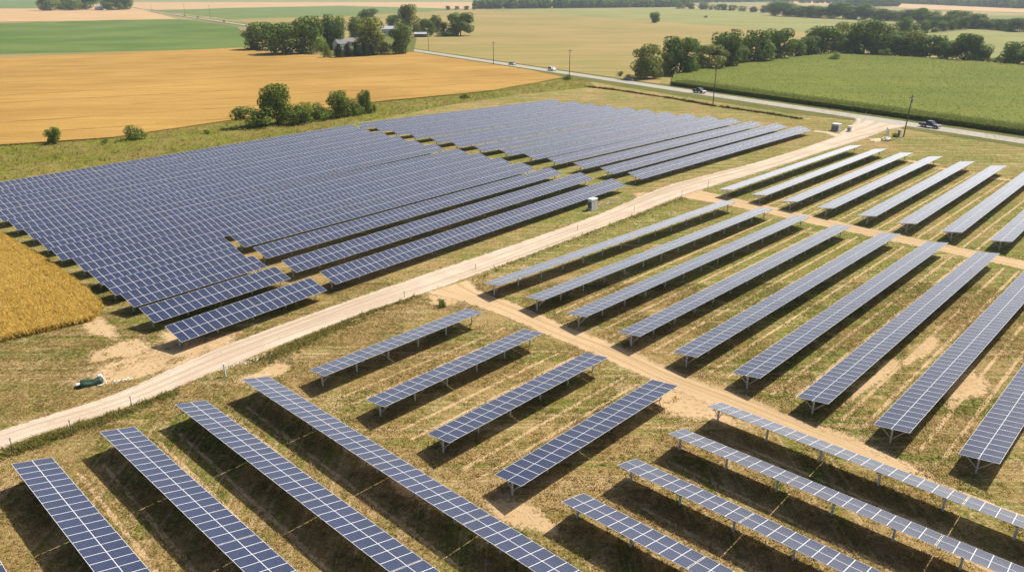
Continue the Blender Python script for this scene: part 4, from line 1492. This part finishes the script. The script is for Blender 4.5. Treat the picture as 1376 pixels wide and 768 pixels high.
NAVY = paint('navy_paint', (0.018, 0.035, 0.12))
BLACK = paint('black_paint', (0.012, 0.016, 0.026))
WHITE = paint('white_paint', (0.75, 0.75, 0.74))
SILVER = paint('silver_paint', (0.35, 0.36, 0.38))
vehicle('pickup', on_road(1250, -0.4), ra, NAVY, 'dark navy pickup on the road past the tallest utility pole', 'pickup', 'pickup_truck')
vehicle('pickup', on_road(940, -0.2), ra, BLACK, 'black pickup on the road beside the thin pole and corn', 'pickup', 'pickup_truck')
vehicle('suv', on_road(741, 0.3), ra, WHITE, 'white car on the road next to the tip of the wheat', 'car', 'car')
vehicle('sedan', on_road(688, 0.2), ra, SILVER, 'silver car on the road above the wheat, behind the white one', 'car', 'car')
vehicle('suv', on_road(303, -1.5), ra, BLACK, 'dark distant car where the lane meets the green field', 'car', 'car')
vehicle('suv', on_road(266, 0), ra, BLACK, 'tiny dark car far along the straight road, nearer of two', 'car', 'car')
vehicle('suv', on_road(249, -1), ra, BLACK, 'tiny dark car far along the straight road, farther of two', 'car', 'car')
vehicle('pickup', on_road(202, 3), ra, BLACK, 'dark truck at the far end of the road by the green strip', 'truck', 'pickup_truck')

# ------------------------------------------------------------------ utility poles
def utility_pole(p, H, label, can=False, lean=0.0):
    e = empty('utility_pole', p, ra, label, 'utility pole', 'utility poles along the road')
    e.rotation_euler = (0, lean, ra)
    MB().tube((0, 0, -0.5), (0, 0, H), 0.17, 0.11, 10).build('pole', M_WOODP, e)
    MB().box(-0.06, 0.06, -1.1, 1.1, H - 0.75, H - 0.6).build('cross_arm', M_WOODP, e)
    for y in (-1.0, -0.4, 0.4, 1.0):
        MB().tube((0, y, H - 0.6), (0, y, H - 0.38), 0.05, 0.03, 8).build('insulator', M_STEEL, e)
    if can:
        MB().tube((0.0, 0.42, H - 2.1), (0.0, 0.42, H - 1.0), 0.27, 0.27, 14).build('transformer', plain('can_paint', (0.55, 0.56, 0.55), 0.5), e, bevel=0.03)
    return e


utility_pole(G(1214, 184), 11.0, 'tall wooden utility pole with transformer can beside the track entrance', True, 0.03)
utility_pole(G(958, 139.5), 12.6, 'thin utility pole by the road near the black pickup')
utility_pole(G(765, 104), 12.0, 'utility pole at the wheat corner near the white car')
utility_pole(G(663, 87), 11.5, 'utility pole left of the silver car by the road')
utility_pole(G(576, 67.5), 9.0, 'utility pole above the road right of the egg shaped tree')
utility_pole(G(283, 25.5), 18, 'faint far utility pole nearest the green field corner')
utility_pole(G(249, 22), 18, 'faint far utility pole beside the two tiny cars')
utility_pole(G(204, 14.5), 16, 'faintest utility pole at the far end of the road')

# ------------------------------------------------------------------ electrical boxes by the tracks
M_CABG = plain('cabinet_grey', (0.50, 0.51, 0.51), 0.5, 0, 0.4, 0.06)
M_CABW = plain('cabinet_white', (0.76, 0.76, 0.75), 0.45, 0, 0.4, 0.04)
M_CABD = plain('cabinet_dark', (0.10, 0.11, 0.13), 0.5)
M_CONC = plain('concrete', (0.42, 0.39, 0.34), 0.9, 0, 0.2, 0.15)
M_GRILLE = plain('grille_metal', (0.22, 0.23, 0.24), 0.5, 0.4)


def cabinet(p, rz, a, b, h, label, lid=0.22, dark_side=True, body=M_CABG):
    e = empty('electrical_cabinet', p, rz, label, 'electrical cabinet')
    MB().box(-a / 2 - 0.2, a / 2 + 0.2, -b / 2 - 0.2, b / 2 + 0.2, -0.1, 0.10).build('plinth', M_CONC, e)
    MB().box(-a / 2, a / 2, -b / 2, b / 2, 0.10, h - lid).build('case', body, e, bevel=0.02)
    MB().box(-a / 2 - 0.09, a / 2 + 0.09, -b / 2 - 0.09, b / 2 + 0.09, h - lid, h, taper=0.06).build('lid', M_CABW, e, bevel=0.03)
    nd = 2 if a > 1.3 else 1
    for i in range(nd):
        x0 = -a / 2 + a * i / nd + 0.05; x1 = -a / 2 + a * (i + 1) / nd - 0.05
        d_ = MB().box(x0, x1, -b / 2 - 0.035, -b / 2 - 0.003, 0.22, h - lid - 0.1).build('door', M_CABW, e, bevel=0.01)
        MB().box(x1 - 0.16, x1 - 0.11, -b / 2 - 0.075, -b / 2 - 0.038, h * 0.45, h * 0.45 + 0.22).build('handle', M_CABD, d_)
    g_ = MB()
    for i in range(5):
        z = 0.35 + i * (h - lid - 0.7) / 5
        g_.box(-a / 2 - 0.03, -a / 2 - 0.003, -b / 2 + 0.1, b / 2 - 0.1, z, z + (h - lid - 0.7) / 5 - 0.03)
    g_.build('vent_grille', M_CABD if dark_side else M_GRILLE, e)
    return e


cabinet(G(796, 281), HEAD, 1.6, 0.9, 2.0, 'white lidded electrical cabinet beside the gravel track at the front array row')
cabinet(G(1123, 175.5), HEAD, 1.8, 2.0, 1.95, 'large grey transformer cabinet near the road junction', 0.15, False)
cabinet(G(1141, 176.5), HEAD, 0.9, 0.9, 1.5, 'small pale cabinet right of the big transformer box', 0.15, False, M_CABW)
cabinet(G(1207.5, 183.5), HEAD, 0.7, 0.6, 1.9, 'slim grey meter cabinet at the foot of the tall pole', 0.1, False)
tree('darkbush', 1203, 184, 8, 5, 'small dark shrub at the foot of the slim meter cabinet', 'shrub')

# gate by the entrance
e = empty('mesh_gate', G(1192, 181.5), HEAD + 0.5, 'grey wire mesh gate leaf standing open at the track entrance', 'gate')
mb = MB()
for x in (-1.6, 1.6): mb.box(x - 0.05, x + 0.05, -0.05, 0.05, -0.2, 1.9)
mb.build('gate_post', M_STEEL, e)
mb = MB()
for z in (0.15, 1.0, 1.75): mb.box(-1.54, 1.54, -0.025, 0.025, z, z + 0.05)
for i in range(24): mb.box(-1.52 + i * 0.13, -1.505 + i * 0.13, -0.008, 0.008, 0.2, 1.75)
mb.build('gate_panel', M_STEEL, e)
# road sign at the junction
e = empty('road_sign', G(1162, 160.5), 0.4, 'small road sign on a thin post opposite the track mouth', 'road sign')
MB().tube((0, 0, -0.2), (0, 0, 2.3), 0.035, n=8).build('post', M_STEEL, e)
MB().box(-0.3, 0.3, -0.045, -0.038, 1.7, 2.3).build('sign_plate', M_CABD, e)
# pale gravel heap
def heap(name, p, rx, ry, h, mat, label, cat, seed):
    r = random.Random(seed)
    bm = bmesh.new()
    bmesh.ops.create_icosphere(bm, subdivisions=4, radius=1)
    for v in bm.verts:
        n_ = 1 + 0.18 * math.sin(v.co.x * 5 + seed) * math.cos(v.co.y * 6) + r.uniform(-0.06, 0.06)
        v.co = Vector((v.co.x * rx * n_, v.co.y * ry * n_, max(v.co.z, -0.1) * h * n_))
    me = bpy.data.meshes.new(name)
    bm.to_mesh(me); bm.free()
    me.materials.append(mat)
    o = link(name, me)
    o.location = p; o.rotation_euler = (0, 0, HEAD)
    return tag(o, label, cat)


M_GRAVEL = plain('pale_gravel', (0.66, 0.58, 0.48), 0.95, 0, 0.1, 0.25, 4)
heap('gravel_heap', G(1190, 188.5), 1.6, 1.1, 0.9, M_GRAVEL, 'small white gravel heap by the track entrance', 'gravel heap', 2)
heap('sand_heap', G(1178, 189), 2.6, 1.1, 0.35, plain('pale_sand', (0.58, 0.45, 0.30), 0.95), 'low sand heap left of the white gravel heap', 'sand heap', 4)
# culvert at the road
e = empty('culvert', on_road(833, 5.2), ra, 'pale concrete culvert wall at the road edge by the dark bush', 'culvert')
MB().box(-2.4, 2.4, -0.2, 0.2, -0.1, 0.9).build('head_wall', M_CONC, e, bevel=0.03)
for s_ in (-1, 1): MB().box(s_ * 2.6 - 0.2, s_ * 2.6 + 0.2, -0.9, 0.25, -0.1, 0.6).build('wing_wall', M_CONC, e, bevel=0.03)

# equipment under a green sheet, lower left
M_TARP = plain('green_tarpaulin', (0.022, 0.055, 0.034), 0.55, 0, 0.4, 0.35, 3)
e = empty('equipment_bundle', G(123, 516), R(28), 'low machine under a dark green sheet with a white pipe beside the track', 'covered machine')
bm = bmesh.new()
bmesh.ops.create_grid(bm, x_segments=26, y_segments=18, size=1)
for v in bm.verts:
    x, y = v.co.x, v.co.y
    hgt = 0.62 * min(1, (1 - abs(x)) * 6) * min(1, (1 - abs(y)) * 5) * (0.8 + 0.22 * math.sin(x * 4 + 1) * math.cos(y * 5)) + random.uniform(-0.02, 0.02)
    v.co = Vector((x * 1.3, y * 0.7, max(0.0, hgt) + 0.02))
me = bpy.data.meshes.new('tarpaulin'); bm.to_mesh(me); bm.free(); me.materials.append(M_TARP)
me.polygons.foreach_set('use_smooth', [True] * len(me.polygons))
link('tarpaulin', me, e)
MB().box(-1.62, -1.05, -0.55, 0.35, 0.0, 0.34).build('engine_block', M_TYRE, e, bevel=0.05)
MB().box(-1.58, -1.15, -0.3, 0.3, 0.345, 0.40).build('guard_plate', M_STEEL, e)
MB().tube((1.05, 1.0, 0.75), (1.55, -0.35, 0.25), 0.055, n=8).tube((1.55, -0.35, 0.25), (1.58, -0.62, 0.02), 0.055, n=8).build('pipe', M_CABW, e)
MB().box(0.8, 1.2, 0.3, 0.75, 0.45, 0.78).build('tank', M_CABW, e, bevel=0.06)
e.scale = (0.82, 0.82, 0.82)


def stones(name, p, n, rx, ry, smin, smax, mat, seed, rot=0.0):
    r = random.Random(seed)
    bm = bmesh.new()
    for i in range(n):
        s_ = r.uniform(smin, smax)
        a = r.random() * 6.28; q = r.random() ** 0.5
        x, y = rx * q * math.cos(a), ry * q * math.sin(a)
        mt = Matrix.Translation((x * math.cos(rot) - y * math.sin(rot), x * math.sin(rot) + y * math.cos(rot), s_ * 0.2)) @ Matrix.Rotation(r.random() * 6, 4, 'Z') @ Matrix.Diagonal((s_, s_ * r.uniform(.6, 1), s_ * r.uniform(.3, .6), 1))
        ret = bmesh.ops.create_icosphere(bm, subdivisions=1, radius=1, matrix=mt)
        for v in ret['verts']: v.co += Vector((r.uniform(-.2, .2), r.uniform(-.2, .2), r.uniform(-.15, .15))) * s_
    me = bpy.data.meshes.new(name)
    bm.to_mesh(me); bm.free()
    me.materials.append(mat)
    o = link(name, me); o.location = p
    o['kind'] = 'stuff'
    return o


M_CHALK = plain('chalky_rubble', (0.66, 0.62, 0.52), 0.95, 0, 0.1, 0.15, 3)
stones('rubble', G(166, 510), 32, 1.0, 0.3, 0.04, 0.14, M_CHALK, 1, R(25))
stones('rubble', G(136, 516), 18, 0.4, 0.2, 0.05, 0.16, M_CHALK, 2, R(25))
stones('rubble', G(335, 485), 160, 3.2, 0.5, 0.03, 0.12, M_CHALK, 3, R(40))
stones('rubble', G(820, 272), 140, 3.2, 1.2, 0.05, 0.2, plain('pinkish_rubble', (0.50, 0.37, 0.28), 0.95), 4, R(40))

# ------------------------------------------------------------------ posts along the gravel track
PG = 'thin posts along the gravel track'
def fence_post(u, v, h, label, mat=M_STEEL, r_=0.035, cap=True):
    e = empty('fence_post', G(u, v), 0, label, 'post', PG)
    MB().tube((0, 0, -0.3), (0, 0, h), r_, n=8).build('stake', mat, e)
    if cap: MB().box(-r_ - 0.015, r_ + 0.015, -r_ - 0.015, r_ + 0.015, h - 0.02, h + 0.06).build('cap', mat, e)
    return e


fence_post(303, 505, 1.35, 'thick white marker post at the bend by the bare soil', M_CABW, 0.09)
for i, (u, v, h) in enumerate(((18, 606.5, 1.25), (97.5, 584.5, 1.45), (178, 549.5, 1.3), (543.5, 400, 0.8), (639, 362, 0.7), (776, 309, 0.8), (852, 285, 1.0), (916, 264.5, 1.2), (951, 254, 1.5))):
    fence_post(u, v, h, f'thin dark fence post along the gravel track, {ORD[i]} from the left', M_GRILLE)

# ------------------------------------------------------------------ the air between here and the horizon
m = bpy.data.materials.new('haze_air')
m.use_nodes = True
t_ = m.node_tree
for n_ in list(t_.nodes):
    if n_.type == 'BSDF_PRINCIPLED': t_.nodes.remove(n_)
pv = t_.nodes.new('ShaderNodeVolumePrincipled')
pv.inputs['Color'].default_value = (0.74, 0.87, 1.0, 1)
pv.inputs['Density'].default_value = 0.00010
pv.inputs['Anisotropy'].default_value = 0.3
t_.links.new(pv.outputs[0], t_.nodes['Material Output'].inputs['Volume'])
hz_ = MB().box(-7200, 7200, -320, 9200, -1.0, 44).build('haze', m)
hz_['kind'] = 'stuff'
